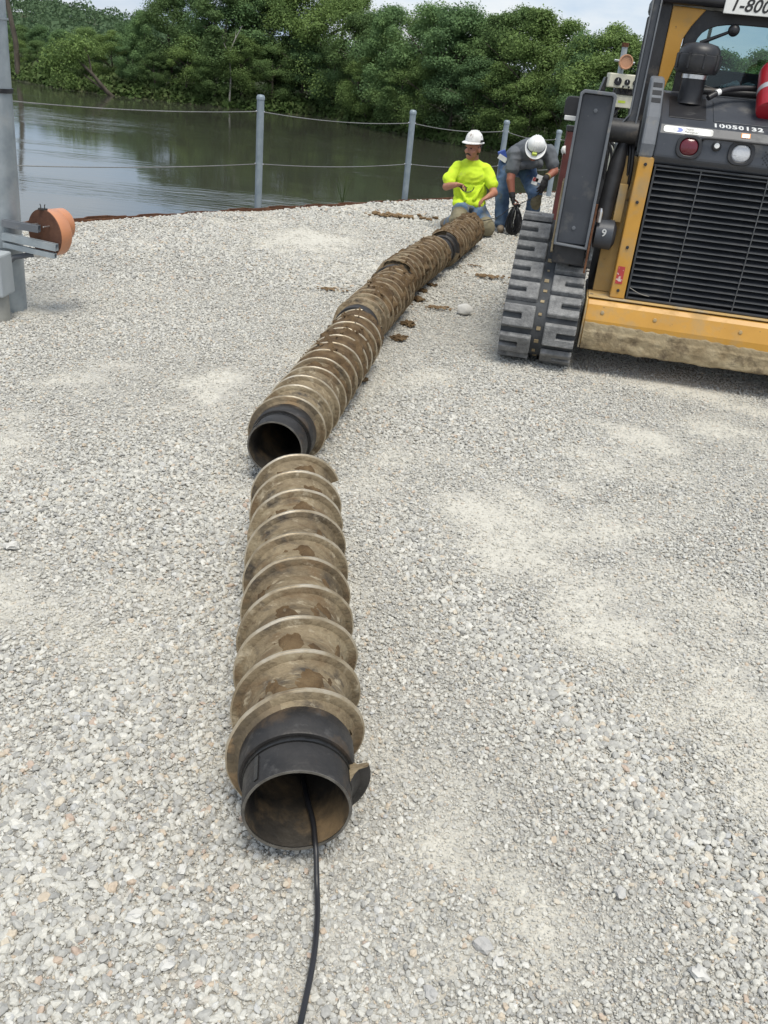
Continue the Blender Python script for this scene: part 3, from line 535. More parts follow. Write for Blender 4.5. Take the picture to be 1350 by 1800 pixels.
for i in range(-14, 26):
    o = bpy.data.objects.new('sheet_pile', pme); COL.objects.link(o); o.parent = t
    o.location = (i * 0.6, 0.0, 0.035 + random.uniform(-0.008, 0.008) - 0.002 * max(0, i))
m = B(); m.box(-8.4, 15.6, -0.012, 0.0, -0.35, 0.028); m.build('waler', 'rust', t)

# ---- cable fence
POSTS = [((-4.05, 7.95), 1.22), ((-1.83, 10.43), 1.21), ((-0.17, 12.60), 1.14), ((1.22, 14.15), 1.08), ((2.14, 15.0), 0.99), ((4.0, 17.4), 1.0)]
t = thing('cable_fence', (POSTS[0][0][0], POSTS[0][0][1], 0), 0, 'grey post fence strung with two sagging steel cables along the river', 'fence')
o0 = Vector((POSTS[0][0][0], POSTS[0][0][1], 0)); pts = []
for (x, y), h in POSTS:
    m = B(); b0 = Vector((x, y, 0)) - o0
    m.M = Matrix.Translation(b0); m.lathe([(0.041, -0.5), (0.041, h - 0.02)], 20)
    p = m.build('post', 'post_grey', t, 40)
    m = B(); m.M = Matrix.Translation(b0); m.lathe([(0.046, h - 0.04), (0.047, h - 0.012), (0.035, h + 0.008), (0.0, h + 0.014)], 20); m.build('cap', 'post_grey', p, 60)
    pts.append((b0, h))
    for f in (0.87, 0.42):
        m = B(); m.M = Matrix.Translation(b0 + Vector((0, 0, h * f))); m.lathe([(0.008, -0.05), (0.008, 0.05)], 8, 'X'); m.build('eye_bolt', 'bright_steel', p)
for f, sag in ((0.87, 0.05), (0.42, 0.035)):
    for (a, ha), (b_, hb) in zip(pts[:-1], pts[1:]):
        A = a + Vector((0, 0, ha * f)); Bq = b_ + Vector((0, 0, hb * f)); m = B()
        m.tube([A.lerp(Bq, q / 14) - Vector((0, 0, sag * 4 * (q / 14) * (1 - q / 14))) for q in range(15)], 0.0048, 6); m.build('cable', 'wire_rope', t, 60)
# ---- weeds at the wall
def weed(x, y, h, label):
    t = thing('weed', (x, y, 0), 0, label, 'weed'); m = B()
    for k in range(7):
        a = random.uniform(0, 6.28); l = h * random.uniform(.6, 1); e = Vector((math.cos(a) * l * .5, math.sin(a) * l * .3, l)); m.tube([(0, 0, 0), e * .5 + Vector((0, 0, .06)), e], [.004, .003, .001], 4)
    m.build('stem', 'bank_weeds', t)
weed(-0.95, 11.65, 0.42, 'thin green weed by the wall beside the second fence post'); weed(0.75, 13.7, 0.3, 'thin grass stalks at the wall behind the crouching workers')

# ---- galvanised light pole with its fittings
PX, PY = -2.60, 5.47
t = thing('steel_pole', (PX, PY, 0), 0, 'thick galvanised steel pole with strap bands standing in the gravel', 'pole')
m = B(); m.M = Matrix.Rotation(R(1.7), 4, 'Y'); m.lathe([(0.135, -0.1), (0.133, 1.0), (0.128, 2.6), (0.12, 5.0)], 40); m.build('shaft', 'galvanised', t, 60)
for z, mt, hh in ((0.43, 'galvanised', 0.03), (1.285, 'black_plastic', 0.012), (1.655, 'galvanised', 0.006)):
    m = B(); m.M = Matrix.Rotation(R(1.7), 4, 'Y'); m.lathe([(0.134, z - hh), (0.1395, z - hh), (0.1395, z + hh), (0.134, z + hh)], 40, closed=True); m.build('band', mt, t, 60)
m = B(); m.box(0.134, 0.165, -.02, .02, 1.275, 1.295); m.build('band_buckle', 'black_plastic', t, bevel=0.003)
# electrical box and its riser pipe, in front of the pole
t = thing('electrical_box', (-2.55, 5.20, 0), 0, 'grey electrical box on a rusty riser pipe beside the galvanised pole', 'box')
m = B(); m.box(-0.16, 0.115, -0.09, 0.09, 0.15, 0.40); m.build('housing', 'box_grey', t, bevel=0.012)
m = B(); m.box(-0.15, 0.085, -0.102, -0.0905, 0.17, 0.38); m.build('cover', 'box_grey', t, bevel=0.004)
m = B(); m.M = Matrix.Translation((0.030, 0, 0)); m.lathe([(0.073, -0.1), (0.073, 0.149)], 24); m.build('riser_pipe', 'riser_grey', t, 40)
m = B(); m.tube([(0.03, 0, .40), (0.03, 0, .46)], [.024, .02], 8); m.build('fitting', 'bright_steel', t, 40)
# round orange lamp housing on strut brackets
DN = Vector((-0.455, -0.89, 0)).normalized(); DC = Vector((-2.265, 5.40, 0.505)); ax = -DN
rot = ax.to_track_quat('Z', 'Y').to_matrix().to_4x4()
t = thing('lamp_housing', DC, 0, 'orange round lamp housing with rusty back plate bracketed to the pole', 'lamp')
m = B(); m.M = rot; m.lathe([(0.142, -0.004), (0.142, 0.004)], 48); m.build('back_plate', 'rust_plate', t, 40)
m = B(); m.M = rot; m.lathe([(0.138, 0.004), (0.138, 0.085), (0.126, 0.10), (0.0, 0.102)], 48); m.build('drum', 'orange_can', t, 40)
m = B(); m.M = Matrix.Translation(Vector((0, 0, 0.04))) @ rot; m.lathe([(0.098, 0.08), (0.098, 0.150), (0.09, 0.162), (0.0, 0.164)], 40); m.build('hood', 'orange_can', t, 40)
for dz in (-0.07, 0.05):
    m = B(); m.M = Matrix.Translation(Vector((0, 0, dz))) @ rot
    for sx_ in (-.05, .05): m = B(); m.M = Matrix.Translation(Vector((0, 0, dz))) @ rot; m.tube([(sx_, 0, -.05), (sx_, 0, 0)], .005, 6); m.build('stud', 'bright_steel', t)
m = B(); m.M = Matrix.Translation((0, 0, .142)); m.tube([(-.012, 0, 0), (-.012, 0, .02), (-.016, 0, .03)], .003, 5); m.tube([(.012, 0, 0), (.012, 0, .02), (.016, 0, .03)], .003, 5); m.box(-.025, .025, -.012, .012, -.004, .006); m.build('clip', 'black_steel', t)
t = thing('strut_bracket', (PX, PY, 0), 0, 'pair of grey slotted strut channels clamped to the galvanised pole', 'bracket')
def channel(a, b_, w=0.041, mt='galvanised', name='channel'):
    a, b_ = Vector(a), Vector(b_); d = b_ - a; m = B(); q = d.to_track_quat('X', 'Z').to_matrix().to_4x4(); m.M = Matrix.Translation(a) @ q; l = d.length; h = w / 2
    m.box(0, l, -h, h, -h, -h + .004); m.box(0, l, -h, -h + .004, -h + .004, h); m.box(0, l, h - .004, h, -h + .004, h); m.box(0, l, -h + .004, -h + .014, h - .004, h); m.box(0, l, h - .014, h - .004, h - .004, h); m.build(name, mt, t)
channel((0.10, -0.13, 0.475), (0.44, -0.16, 0.445)); channel((0.10, -0.11, 0.55), (0.32, -0.11, 0.535), mt='grey_guard'); channel((0.1, -0.135, 0.425), (0.43, -0.165, 0.395), 0.03)
m = B(); m.tube([(0.33, -0.09, 0.38), (0.24, -.11, .372), (0.15, -.12, .35), (.10, -.15, .30), (.06, -.2, .27)], .016, 8); m.build('conduit', 'grey_guard', t, 40)
m = B(); m.tube([(0.335, -0.09, .381), (0.27, -.10, .377)], .022, 6); m.tube([(0.30, -0.095, .379), (0.285, -.10, .378)], .028, 6); m.build('conduit_fitting', 'bright_steel', t, 40)

# ================================================================== AUGERS
def auger(mouth, end, label, length, turns, phase, mud, collar='black_steel', stub=True, seed=0, f0off=.004):
    """local +Y runs from the open mouth to the far end; mud(y,theta)-> thickness above stem"""
    a = Vector(mouth); b_ = Vector(end); d = (b_ - a); yaw = math.atan2(-d.x, d.y)
    t = thing('auger_section', (a.x, a.y, 0), yaw, label, 'auger', 'hollow augers laid end to end')
    RO, RS, RI, Z = 0.165, 0.124, 0.106, 0.165; Ln = length; T = Matrix.Translation((0, 0, Z))
    y1 = 0.085
    m = B(); m.M = T; m.lathe([(RS - .006, 0.0), (RS - .004, 0.003), (RS - .004, y1), (RI, y1), (RI + .003, .04), (RS - .0105, 0.001)], 56, 'Y', closed=True); sp = m.build('spigot', 'black_steel', t, 40)
    m = B(); m.M = T; m.box(-.0055, .0055, .01, y1 - .006, RS - .008, RS - .0005)
    for v_ in range(len(m.v)):
        x, y, z = m.v[v_]; q = Matrix.Rotation(R(-48), 4, 'Y') @ Vector((x, y, z - Z)); m.v[v_] = (q.x, q.y, q.z + Z)
    m.build('key_slot', 'grease', sp)
    m = B(); m.M = T; m.lathe([(RS - .010, y1), (RS - .001, y1 + .002), (RS - .001, y1 + .014), (RS - .010, y1 + .016)], 56, 'Y', closed=True); m.build('seal_ring', 'grease', t, 60)
    m = B(); m.M = T; m.lathe([(RS + .006, y1 + .016), (RS + .009, y1 + .020), (RS + .009, y1 + .10), (RS + .002, y1 + .115), (RI, y1 + .115), (RI, y1 + .016)], 56, 'Y', closed=True); m.build('collar', collar, t, 40)
    m = B(); m.M = T; m.lathe([(RS, y1 + .1155), (RS, Ln), (RI, Ln), (RI, y1 + .1155)], 56, 'Y', closed=True); m.build('stem', 'auger_steel', t, 40)
    m = B(); m.M = T; m.lathe([(RS - .0112, .003), (RI + .0022, .04), (RI - .0005, y1), (RI - .0005, Ln), (RI - .004, Ln), (RI - .004, y1), (RI - .001, .04), (RS - .0135, .003)], 48, 'Y', closed=True); m.build('bore', 'pipe_inside', t, 60)
    m = B(); m.M = T; m.lathe([(RS - .0115, -.0005), (RS - .0055, -.0005), (RS - .0055, .0015), (RS - .0115, .0015)], 56, 'Y', closed=True); m.build('lip', 'lip_steel', t, 60)
    # helical flight, right handed; theta measured from +X towards +Z
    f0, f1 = y1 + f0off, Ln - 0.005; N = int(turns * 48); vs = []; fs = []; mi = []
    for i in range(N + 1):
        u = i / N; th = phase - u * turns * 2 * math.pi; y = f0 + (f1 - f0) * u; c, s = math.cos(th), math.sin(th)
        wob = 0.0015 * math.sin(th * 2.3 + seed) + 0.0022 * mnoise.noise((i * .35, seed * 3.0, 0)) - 0.004 * max(0, mnoise.noise((i * .11, seed * 7.0, 5)) - .35)
        for r, dy in ((RS - .003, .034), (RS + .007, .017), (RS + .018, .008), (RO - .004 + wob, .007), (RO + wob, .0035), (RO + wob, -.0035), (RO - .004 + wob, -.007), (RS + .018, -.009), (RS + .007, -.021), (RS - .003, -.040)): vs.append((r * c, y + dy, r * s))
    for i in range(N):
        o = i * 10
        for j in range(9): fs.append((o + j, o + j + 1, o + j + 11, o + j + 10)); mi.append(2 if i < 11 else 3 if (seed < 3 and i < 29 + j and j >= 6) else 1 if j in (3, 4, 5) else 0)
    fs.append(tuple(range(10))); mi.append(0); fs.append(tuple(N * 10 + q for q in range(10))[::-1]); mi.append(0)
    m = B(); m.M = T; m.add(vs, fs); m.m = mi; m.build('flight', ['auger_steel', 'worn_edge' if seed < 3 else 'muddy_edge', 'black_steel', 'flight_smear'], t, 40)
    # soil packed between the flights
    ny, na = int((Ln - .2) / .0085), 84; vs = []; fs = []; hh = np.zeros((ny, na))
    for i in range(ny):
        y = y1 + .125 + i * .0085
        for j in range(na):
            th = 2 * math.pi * j / na; x, z = math.cos(th), math.sin(th)
            nn = fbm((x * 2.2 + seed * 5, y * 9, z * 2.2), 5); fine = fbm((x * 9 + seed, y * 45, z * 9), 3)
            h = mud(y, th, nn) + 0.0035 * fine; hh[i, j] = h; cap_ = RO - RS - (.011 if seed < 3 else .006) + (.020 if nn > .46 else 0); r = RS + max(-.004, min(h, cap_ + .25 * max(0, h - cap_))); vs.append((r * x, y, r * z))
    for i in range(ny - 1):
        for j in range(na):
            j2 = (j + 1) % na
            if max(hh[i, j], hh[i, j2], hh[i + 1, j], hh[i + 1, j2]) > 0: fs.append((i * na + j, i * na + j2, (i + 1) * na + j2, (i + 1) * na + j))
    if fs: m = B(); m.M = T; m.add(vs, fs); m.build('packed_soil', 'wet_soil', t, 180)
    # crumbs lying on top
    rr = random.Random(seed); m = B()
    for k in range(60):
        y = rr.uniform(y1 + .14, Ln - .02); th = R(90) + rr.gauss(0, .62); h = mud(y, th, fbm((math.cos(th) * 2.2 + seed * 5, y * 9, math.sin(th) * 2.2), 5))
        if h < .006: continue
        r = RS + min(h, RO - RS) + .004; s = .004 + .010 * rr.random() ** 2; m.ico((r * math.cos(th), y, Z + r * math.sin(th)), (s, s, s * .7), 1, .6, rr.uniform(0, 99))
    if m.v: m.build('soil_crumbs', 'wet_soil', t, kind='stuff')
    return t
def mud_none(y, th, n): return (0.014 * n - 0.0034 + 0.002 * math.sin(th) + 0.003 * mnoise.noise((y * 60, th * 14, 2))) if math.sin(th) > -.2 else -.01
def mud_half(y, th, n):
    g = max(0, min(1, (y - 0.62) / 0.3)); return -0.012 + g * (0.052 + 0.03 * n) * (0.75 + 0.35 * math.sin(th)) + (1 - g) * (0.012 * n)
def mud_full(y, th, n): return (0.036 + 0.032 * n) * (0.85 + 0.3 * math.sin(th)) + 0.006
def mud_mid(y, th, n):
    g = max(0, min(1, (y - 0.30) / 0.2)); return -0.006 + g * (0.040 + 0.03 * n) * (0.8 + 0.35 * math.sin(th)) + (1 - g) * (0.02 * n)
def mud_p4(y, th, n): return 0.024 + 0.03 * n + 0.010 * math.sin(th)
auger((-0.119, 1.343, 0), (-0.338, 2.889, 0), 'cleanest scraped auger section with the black cable coming out of its mouth', 1.57, 10.0, R(18), mud_none, seed=1)
auger((-0.478, 3.263, 0), (-0.262, 5.10, 0), 'auger section with black open mouth behind the clean one, soil on its far half', 1.80, 11.6, R(-60), mud_half, seed=2, f0off=.03)
auger((-0.315, 5.11, 0), (-0.092, 6.44, 0), 'soil caked auger section joined to the far end of the half clean one', 1.35, 9.6, R(10), mud_mid, seed=3, f0off=.055)
auger((-0.15, 6.46, 0), (0.205, 7.98, 0), 'evenly brown auger section in the middle of the far bend, next to the mud clods', 1.54, 11.2, R(40), mud_p4, seed=4, f0off=.055)
auger((0.245, 8.03, 0), (0.60, 9.62, 0), 'last soil coated auger section ending at the kneeling worker', 1.60, 11.6, R(80), mud_full, seed=5, f0off=.055)

# ---- cable
m = B(); z = 0.052
path = [(-0.30, 2.60, .066), (-0.24, 2.2, .067), (-0.19, 1.9, .067), (-0.155, 1.7, .068), (-.135, 1.56, .08), (-0.108, 1.46, .085), (-0.085, 1.40, .078), (-0.076, 1.355, .070), (-0.071, 1.335, .062), (-.067, 1.315, .045), (-0.061, 1.285, .020), (-0.055, 1.25, .012), (-0.049, 1.20, .010), (-0.046, 1.12, .011), (-0.05, 1.05, .010), (-0.056, 0.97, .011), (-0.066, 0.86, .010), (-0.07, 0.7, .010), (-.06, .5, .01)]
def smooth(p, k=3):
    P = [Vector(q) for q in p]
    for _ in range(k):
        Q = [P[0]]
        for a, b_ in zip(P[:-1], P[1:]): Q += [a.lerp(b_, .25), a.lerp(b_, .75)]
        Q.append(P[-1]); P = Q
    return P
m.tube(smooth(path), 0.0062, 10); tag(m.build('electric_cable', 'cable_black', smooth=60), 'thin black cable trailing out of the clean auger mouth over gravel', 'cable')

# ---- soil clods and smears on the gravel
def clod(x, y, s, label, flat=.5, mt='wet_soil', group=None, nsub=9):
    m = B(); r = random.Random(int(x * 1000 + y * 77)); s *= .85 if flat > .4 else 1
    for k in range(nsub):
        a = r.uniform(0, 6.28); d = r.uniform(0, .95) * s; q = s * r.uniform(.15, .5); m.ico((math.cos(a) * d, math.sin(a) * d * .7, q * flat * .6), (q, q * r.uniform(.6, 1), q * flat), 2, 1.2, r.uniform(0, 99), freq=3.2)
    if flat < .4:
        m = B()
        for k in range(nsub * 7):
            d = abs(r.gauss(0, .5)) * s; a = r.uniform(0, 6.28); q = s * r.uniform(.03, .12); m.ico((math.cos(a) * d * 1.5, math.sin(a) * d * .55, .010 + q * .3), (q * 1.2, q, q * .6), 1, .7, r.uniform(0, 99), freq=2.2)
    o = m.build('soil_clod', mt, smooth=30, kind='stuff' if flat < .4 else None); o.location = (x - (.04 if flat > .4 else 0), y, 0); tag(o, label, 'soil clod', group); return o
clod(-0.19, 4.72, .06, 'dark soil clod fallen beside the half clean auger', .6); clod(0.02, 5.68, .085, 'long soil clod lying against the caked auger section', .5); clod(0.06, 6.05, .08, 'soil clod in line with the white rock, by the caked auger', .5)
clod(0.13, 6.85, .08, 'small dark soil lump under the brown auger bend', .55); clod(0.17, 7.15, .07, 'loose soil lump a step beyond the dark lump at the bend', .5); clod(0.24, 7.42, .06, 'crumbly soil lump nearest the joint of the two farthest augers', .5)
clod(0.27, 6.62, .11, 'flat reddish smear of soil beside the white rock', .12, 'dry_soil', nsub=9); clod(0.74, 8.0, .14, 'broken line of dry soil crumbs between far auger and track', .16, 'dry_soil', nsub=12); clod(-0.62, 6.85, .10, 'lone flat patch of soil left of the caked auger', .12, 'dry_soil', nsub=8); clod(-0.20, 11.05, .30, 'wide low spill of brown soil near the river wall', .10, 'dry_soil', nsub=16); clod(.93, 7.75, .07, 'small soil crumbs beside the rubber track', .3, 'dry_soil'); clod(.62, 8.45, .06, 'few soil crumbs beside the last auger', .3, 'dry_soil')
m = B(); m.ico((0, 0, .035), (.06, .05, .045), 2, .35, 3); o = m.build('rock', 'rock_white', smooth=35); o.location = (.45, 6.55, 0); tag(o, 'fist sized white rock on gravel between augers and rubber track', 'rock')
ST = [(-.42, 1.17, .021, 'rock_white', 'pale angular stone left of the cable, largest white one'), (-.36, 1.30, .015, 'rock_white', 'white chip of stone close to the auger mouth'), (.30, 1.19, .024, 'rock_grey', 'dark grey wedge stone half sunk in the dust'), (.33, 1.155, .016, 'rock_white', 'pale stone touching the grey wedge stone'), (.19, 1.07, .018, 'rock_grey', 'flat grey stone in the dusty patch'), (-.33, 1.075, .016, 'rock_white', 'pale stone in the dust by the cable'), (.62, 1.36, .02, 'rock_grey', 'flat grey stone on the fine gravel to the right'), (-.85, 1.45, .022, 'rock_grey', 'large rounded grey stone among coarse gravel'), (-.95, 1.40, .02, 'rock_white', 'pale stone beside the large rounded grey stone'), (.75, 1.18, .022, 'rock_white', 'cream stone among coarse grey gravel'), (-1.28, 2.55, .03, 'rock_white', 'flat pale slab stone at the left edge of the gravel')]
for k, (x, y, s, mt, lb) in enumerate(ST):
    m = B(); s *= .72; m.ico((0, 0, s * .25), (s * 1.2, s * .9, s * .65), 2, 1.0, k * 3.3, freq=1.4); o = m.build('loose_stone', mt); o.location = (x, y, 0); o.rotation_euler = (0, 0, k * 1.3); tag(o, lb, 'stone', 'larger loose stones')

# ================================================================== TRACK LOADER
LO = Vector((1.12, 5.373, 0)); LYAW = R(-9.5); CU = 0.6735
LD = thing('track_loader', LO, LYAW, 'yellow and dark grey compact track loader seen from its grille', 'loader')
def ring(outer, inner, a0, a1, axis='Y'):
    m = B(); k = len(outer)
    def P(p, a): return {'X': (a, p[0], p[1]), 'Y': (p[0], a, p[1]), 'Z': (p[0], p[1], a)}[axis]
    vs = [P(p, a0) for p in outer] + [P(p, a0) for p in inner] + [P(p, a1) for p in outer] + [P(p, a1) for p in inner]; fs = []
    for i in range(k):
        j = (i + 1) % k; fs += [(i, j, k + j, k + i), (2 * k + i, 2 * k + j, 3 * k + j, 3 * k + i), (i, j, 2 * k + j, 2 * k + i), (k + i, k + j, 3 * k + j, 3 * k + i)]
    return m.add(vs, fs)
def rrect(cx, cy, w, h, r, n=6):
    p = []
    for sx_, sy_, a in ((1, 1, 0), (-1, 1, 90), (-1, -1, 180), (1, -1, 270)):
        for q in range(n + 1): t_ = R(a + 90 * q / n); p.append((cx + sx_ * (w / 2 - r) + r * math.cos(t_), cy + sy_ * (h / 2 - r) + r * math.sin(t_)))
    return p
def pbox(name, mt, x0, x1, y0, y1, z0, z1, bev=0.006, parent=LD): return B().box(x0, x1, y0, y1, z0, z1).build(name, mt, parent, bevel=bev)

# ---- tracks
TC = [(0.13, 0.243), (0.62, 0.60), (1.95, 0.243)]; TR = 0.212
def track_loop(step):
    pts = []; k = len(TC); C = [Vector(c) for c in TC]
    for i in range(k):
        a, b_, c = C[i - 1], C[i], C[(i + 1) % k]; d0 = (b_ - a).normalized(); d1 = (c - b_).normalized()
        n0 = Vector((-d0.y, d0.x)); n1 = Vector((-d1.y, d1.x)); a0 = math.atan2(n0.y, n0.x); a1 = math.atan2(n1.y, n1.x)
        while a1 > a0: a1 -= 2 * math.pi
        q = max(2, int((a0 - a1) * TR / .02))
        for s in range(q + 1): t_ = a0 + (a1 - a0) * s / q; pts.append((b_ + Vector((math.cos(t_), math.sin(t_))) * TR, Vector((math.cos(t_), math.sin(t_)))))
        e = c + n1 * TR; st = pts[-1][0]; ln = (e - st).length; q = int(ln / .05)
        for s in range(1, q): pts.append((st.lerp(e, s / q), n1))
    return pts
def make_track(u0):
    t = thing('track', (u0, 0, 0)); t.parent = LD
    L_ = track_loop(.02); k = len(L_); hw = 0.2325; vs = []; fs = []
    for p, n_ in L_:
        for a, q in ((-hw, 0), (hw, 0), (hw, -.03), (-hw, -.03)): vs.append((a, p.x + n_.x * q, p.y + n_.y * q))
    for i in range(k):
        j = (i + 1) % k
        for q in range(4): fs.append((i * 4 + q, i * 4 + (q + 1) % 4, j * 4 + (q + 1) % 4, j * 4 + q))
    B().add(vs, fs).build('belt', 'rubber_belt', t, 60)
    cum = [0]
    for i in range(k): cum.append(cum[-1] + (L_[(i + 1) % k][0] - L_[i][0]).length)
    per = cum[-1]; nl = round(per / 0.172); pitch = per / nl
    def at_s(s):
        s %= per; i = 0
        while cum[i + 1] < s: i += 1
        f = (s - cum[i]) / (cum[i + 1] - cum[i] + 1e-9); a, b_ = L_[i], L_[(i + 1) % k]; return a[0].lerp(b_[0], f), (a[1].lerp(b_[1], f)).normalized()
    hl = pitch * 0.43; lw = 0.198
    poly = [(0, -hl), (lw, -hl), (lw, -.017), (lw - .118, -.017), (lw - .118, .017), (lw, .017), (lw, hl), (0, hl)]
    def lug_mesh(side):
        m = B(); c = (lw / 2, 0); lo = [(x, y, -.004) for x, y in poly]; hi = [(c[0] + (x - c[0]) * .975, y * (.90 if abs(y) > .05 else 1.12), .030) for x, y in poly]
        if side < 0: lo = [(-x, y, z) for x, y, z in lo]; hi = [(-x, y, z) for x, y, z in hi]
        k8 = len(poly); m.add(lo + hi, [tuple(range(k8)), tuple(range(k8, 2 * k8))] + [(i, (i + 1) % k8, (i + 1) % k8 + k8, i + k8) for i in range(k8)]); return m.mesh('tread_lug')
    ml, mr_ = lug_mesh(-1), lug_mesh(1); ml.materials.append(MATS['rubber_tread']); mr_.materials.append(MATS['rubber_tread'])
    links = B()
    for i in range(nl):
        for side, me in ((-1, ml), (1, mr_)):
            p, n_ = at_s((i + (0.0 if side < 0 else 0.5)) * pitch + .06); tg = Vector((n_.y, -n_.x))
            o = bpy.data.objects.new('tread_lug', me); COL.objects.link(o); o.parent = t
            M = Matrix(((1, 0, 0, side * .035), (0, tg.x, n_.x, p.x), (0, tg.y, n_.y, p.y), (0, 0, 0, 1)))
            if M.to_3x3().determinant() < 0: M = Matrix(((1, 0, 0, side * .035), (0, -tg.x, n_.x, p.x), (0, -tg.y, n_.y, p.y), (0, 0, 0, 1)))
            o.matrix_local = M
            bv = o.modifiers.new('bevel', 'BEVEL'); bv.width = .005; bv.segments = 1
            for q in range(2 if side < 0 else 0):
                p2, n2 = at_s((i + q * .5) * pitch + .09); s = random.uniform(.009, .017); t2 = Vector((n2.y, -n2.x))
                links.M = Matrix(((1, 0, 0, random.uniform(-.006, .006)), (0, t2.x, n2.x, p2.x), (0, t2.y, n2.y, p2.y), (0, 0, 0, 1))); links.box(-s, s * random.uniform(.5, 1), -s * .9, s * random.uniform(.4, .9), -.004, .005)
    links.build('drive_link_mud', 'dried_mud', t, kind='stuff')
    # wheels inside
    for (cv, cw), nm, rr in ((TC[0], 'idler_wheel', .18), (TC[1], 'drive_sprocket', .18), (TC[2], 'idler_wheel', .18), ((.65, .15), 'roller', .1), ((1.05, .15), 'roller', .1), ((1.45, .15), 'roller', .1)):
        m = B(); m.M = Matrix.Translation((0, cv, cw)); m.lathe([(rr * .3, -.17), (rr, -.16), (rr, -.05), (rr * .5, -.04), (rr * .5, .04), (rr, .05), (rr, .16), (rr * .3, .17)], 28, 'X'); m.build(nm, 'black_metal', t, 40)
    m = B(); m.prism([(.25, .22), (.6, .45), (1.0, .36), (1.8, .2), (1.8, .28), (1.0, .46), (.6, .62), (.25, .34)], -.05, .2 if u0 < 0 else .05); m.build('track_frame', 'black_metal', t)
    return t
make_track(-0.271); make_track(2 * CU + 0.271)

# ---- chassis, skirt, mud
B().prism([(0.0, .165), (0.0, .335), (.03, .425), (.055, .452), (.22, .460), (.22, .165)], 0.0, 2 * CU).build('rear_skirt', 'yellow_paint', LD, bevel=.006)
pbox('skirt_ledge', 'yellow_dusty', -.004, 2 * CU + .004, .05, .24, .4605, .470, .004)
pbox('side_plate', 'yellow_dusty', -.012, -.0005, .004, .30, .150, .458, .003); pbox('side_plate', 'yellow_dusty', 2 * CU + .0005, 2 * CU + .012, .004, .30, .150, .458, .003)
nu, nw = 170, 26; vs = []; fs = []; keep = {}
for i in range(nu):
    u = .004 + (2 * CU - .008) * i / (nu - 1)
    lo_ = .150 + .006 * mnoise.noise((u * 18, 0, 1)) - .010 * max(0, mnoise.noise((u * 7, 3, 1))); hi_ = .325 + .009 * mnoise.noise((u * 6, 5, 2)) + .008 * mnoise.noise((u * 25, 5, 2)) - .03 * (u / 1.3)
    for j in range(nw):
        f = j / (nw - 1); w_ = lo_ + (hi_ - lo_) * f; th = .003 + .013 * math.sin(math.pi * min(1, f * 1.0 + .05)) ** .6 * (.7 + .6 * fbm((u * 9, w_ * 16, 4), 4)) * (1 if f < .72 else .3)
        if f in (0.0, 1.0): th = -.002
        vs.append((u, -max(th, -.004), w_))
for i in range(nu - 1):
    for j in range(nw - 1): fs.append((i * nw + j, (i + 1) * nw + j, (i + 1) * nw + j + 1, i * nw + j + 1))
B().add(vs, fs).build('mud_crust', 'dried_mud', LD, 180)
pbox('chassis', 'black_metal', .03, 2 * CU - .03, .30, 1.75, .26, 1.28, .01)
pbox('belly_pan', 'black_metal', .02, 2 * CU - .02, .23, 1.75, .20, .258, .01)
pbox('inner_panel', 'yellow_dusty', .022, .13, .235, .298, .471, 1.275, .004); pbox('inner_panel', 'yellow_dusty', 2 * CU - .13, 2 * CU - .022, .235, .298, .471, 1.275, .004)
pbox('corner_post', 'yellow_paint', .125, .213, .075, .20, .471, 1.292, .008); pbox('corner_post', 'yellow_paint', 2 * CU - .213, 2 * CU - .125, .075, .20, .471, 1.292, .008)
pbox('warning_sticker', 'red_print', .140, .182, .0728, .0745, .56, .665, 0)

for u in (.168, 2 * CU - .168):
    for w_ in (.52, .78, 1.04, 1.25): m = B(); m.M = Matrix.Translation((u, .0745, w_)); m.lathe([(.010, .002), (.010, -.005), (.004, -.006)], 6, 'Y'); m.build('bolt', 'black_metal', LD)
for u in (.10, .42, .93, 1.25): m = B(); m.M = Matrix.Translation((u, .012, .385)); m.lathe([(.012, .01), (.012, -.004), (.005, -.005)], 6, 'Y'); m.build('bolt', 'yellow_dusty', LD)
for w_ in (.85, 1.5): m = B(); m.M = Matrix.Translation((-.169, .0875, w_)); m.lathe([(.012, .002), (.012, -.006), (.005, -.007)], 6, 'Y'); m.build('bolt', 'grey_guard', LD)
# ---- rear grille door
GU0, GU1, GW0, GW1 = .222, 2 * CU - .222, .480, 1.252
gd = thing('grille_door', (0, 0, 0)); gd.parent = LD
pbox('screen', 'black_plastic', GU0, GU1, .17, .195, .472, GW1, 0, gd)
for nm, a in (('frame_bar', (GU0, GU0 + .012, .085, .165, GW0 - .006, GW1 + .004)), ('frame_bar', (GU1 - .012, GU1, .085, .165, GW0 - .006, GW1 + .004)), ('frame_bar', (GU0 + .0125, GU1 - .0125, .085, .165, GW1 - .008, GW1 + .004)), ('frame_bar', (GU0 + .0125, GU1 - .0125, .085, .165, GW0 - .006, GW0 + .008))):
    pbox(nm, 'slat_paint', *a, .003, gd)
NS = 21; sm_ = B()
sm_.add([(0, 0, 0), (1, 0, 0), (1, .050, .026), (0, .050, .026), (0, 0, .0035), (1, 0, .0035), (1, .050, .0295), (0, .050, .0295)], [(0, 1, 2, 3), (4, 5, 6, 7), (1, 2, 6, 5), (2, 3, 7, 6), (3, 0, 4, 7)], 0); sm_.add([(0, 0, 0), (1, 0, 0), (1, 0, .0035), (0, 0, .0035)], [(0, 1, 2, 3)], 1)
slm = sm_.mesh('slat'); slm.materials.append(MATS['slat_paint']); slm.materials.append(MATS['slat_edge'])
for i in range(NS):
    z = GW0 + .03 + (GW1 - GW0 - .055) * i / (NS - 1); o = bpy.data.objects.new('slat', slm); COL.objects.link(o); o.parent = gd; o.scale = (GU1 - GU0 - .026, 1, 1); o.location = (GU0 + .013, .092, z); o.rotation_euler = (random.uniform(-.03, .03), random.uniform(-.002, .002), 0)
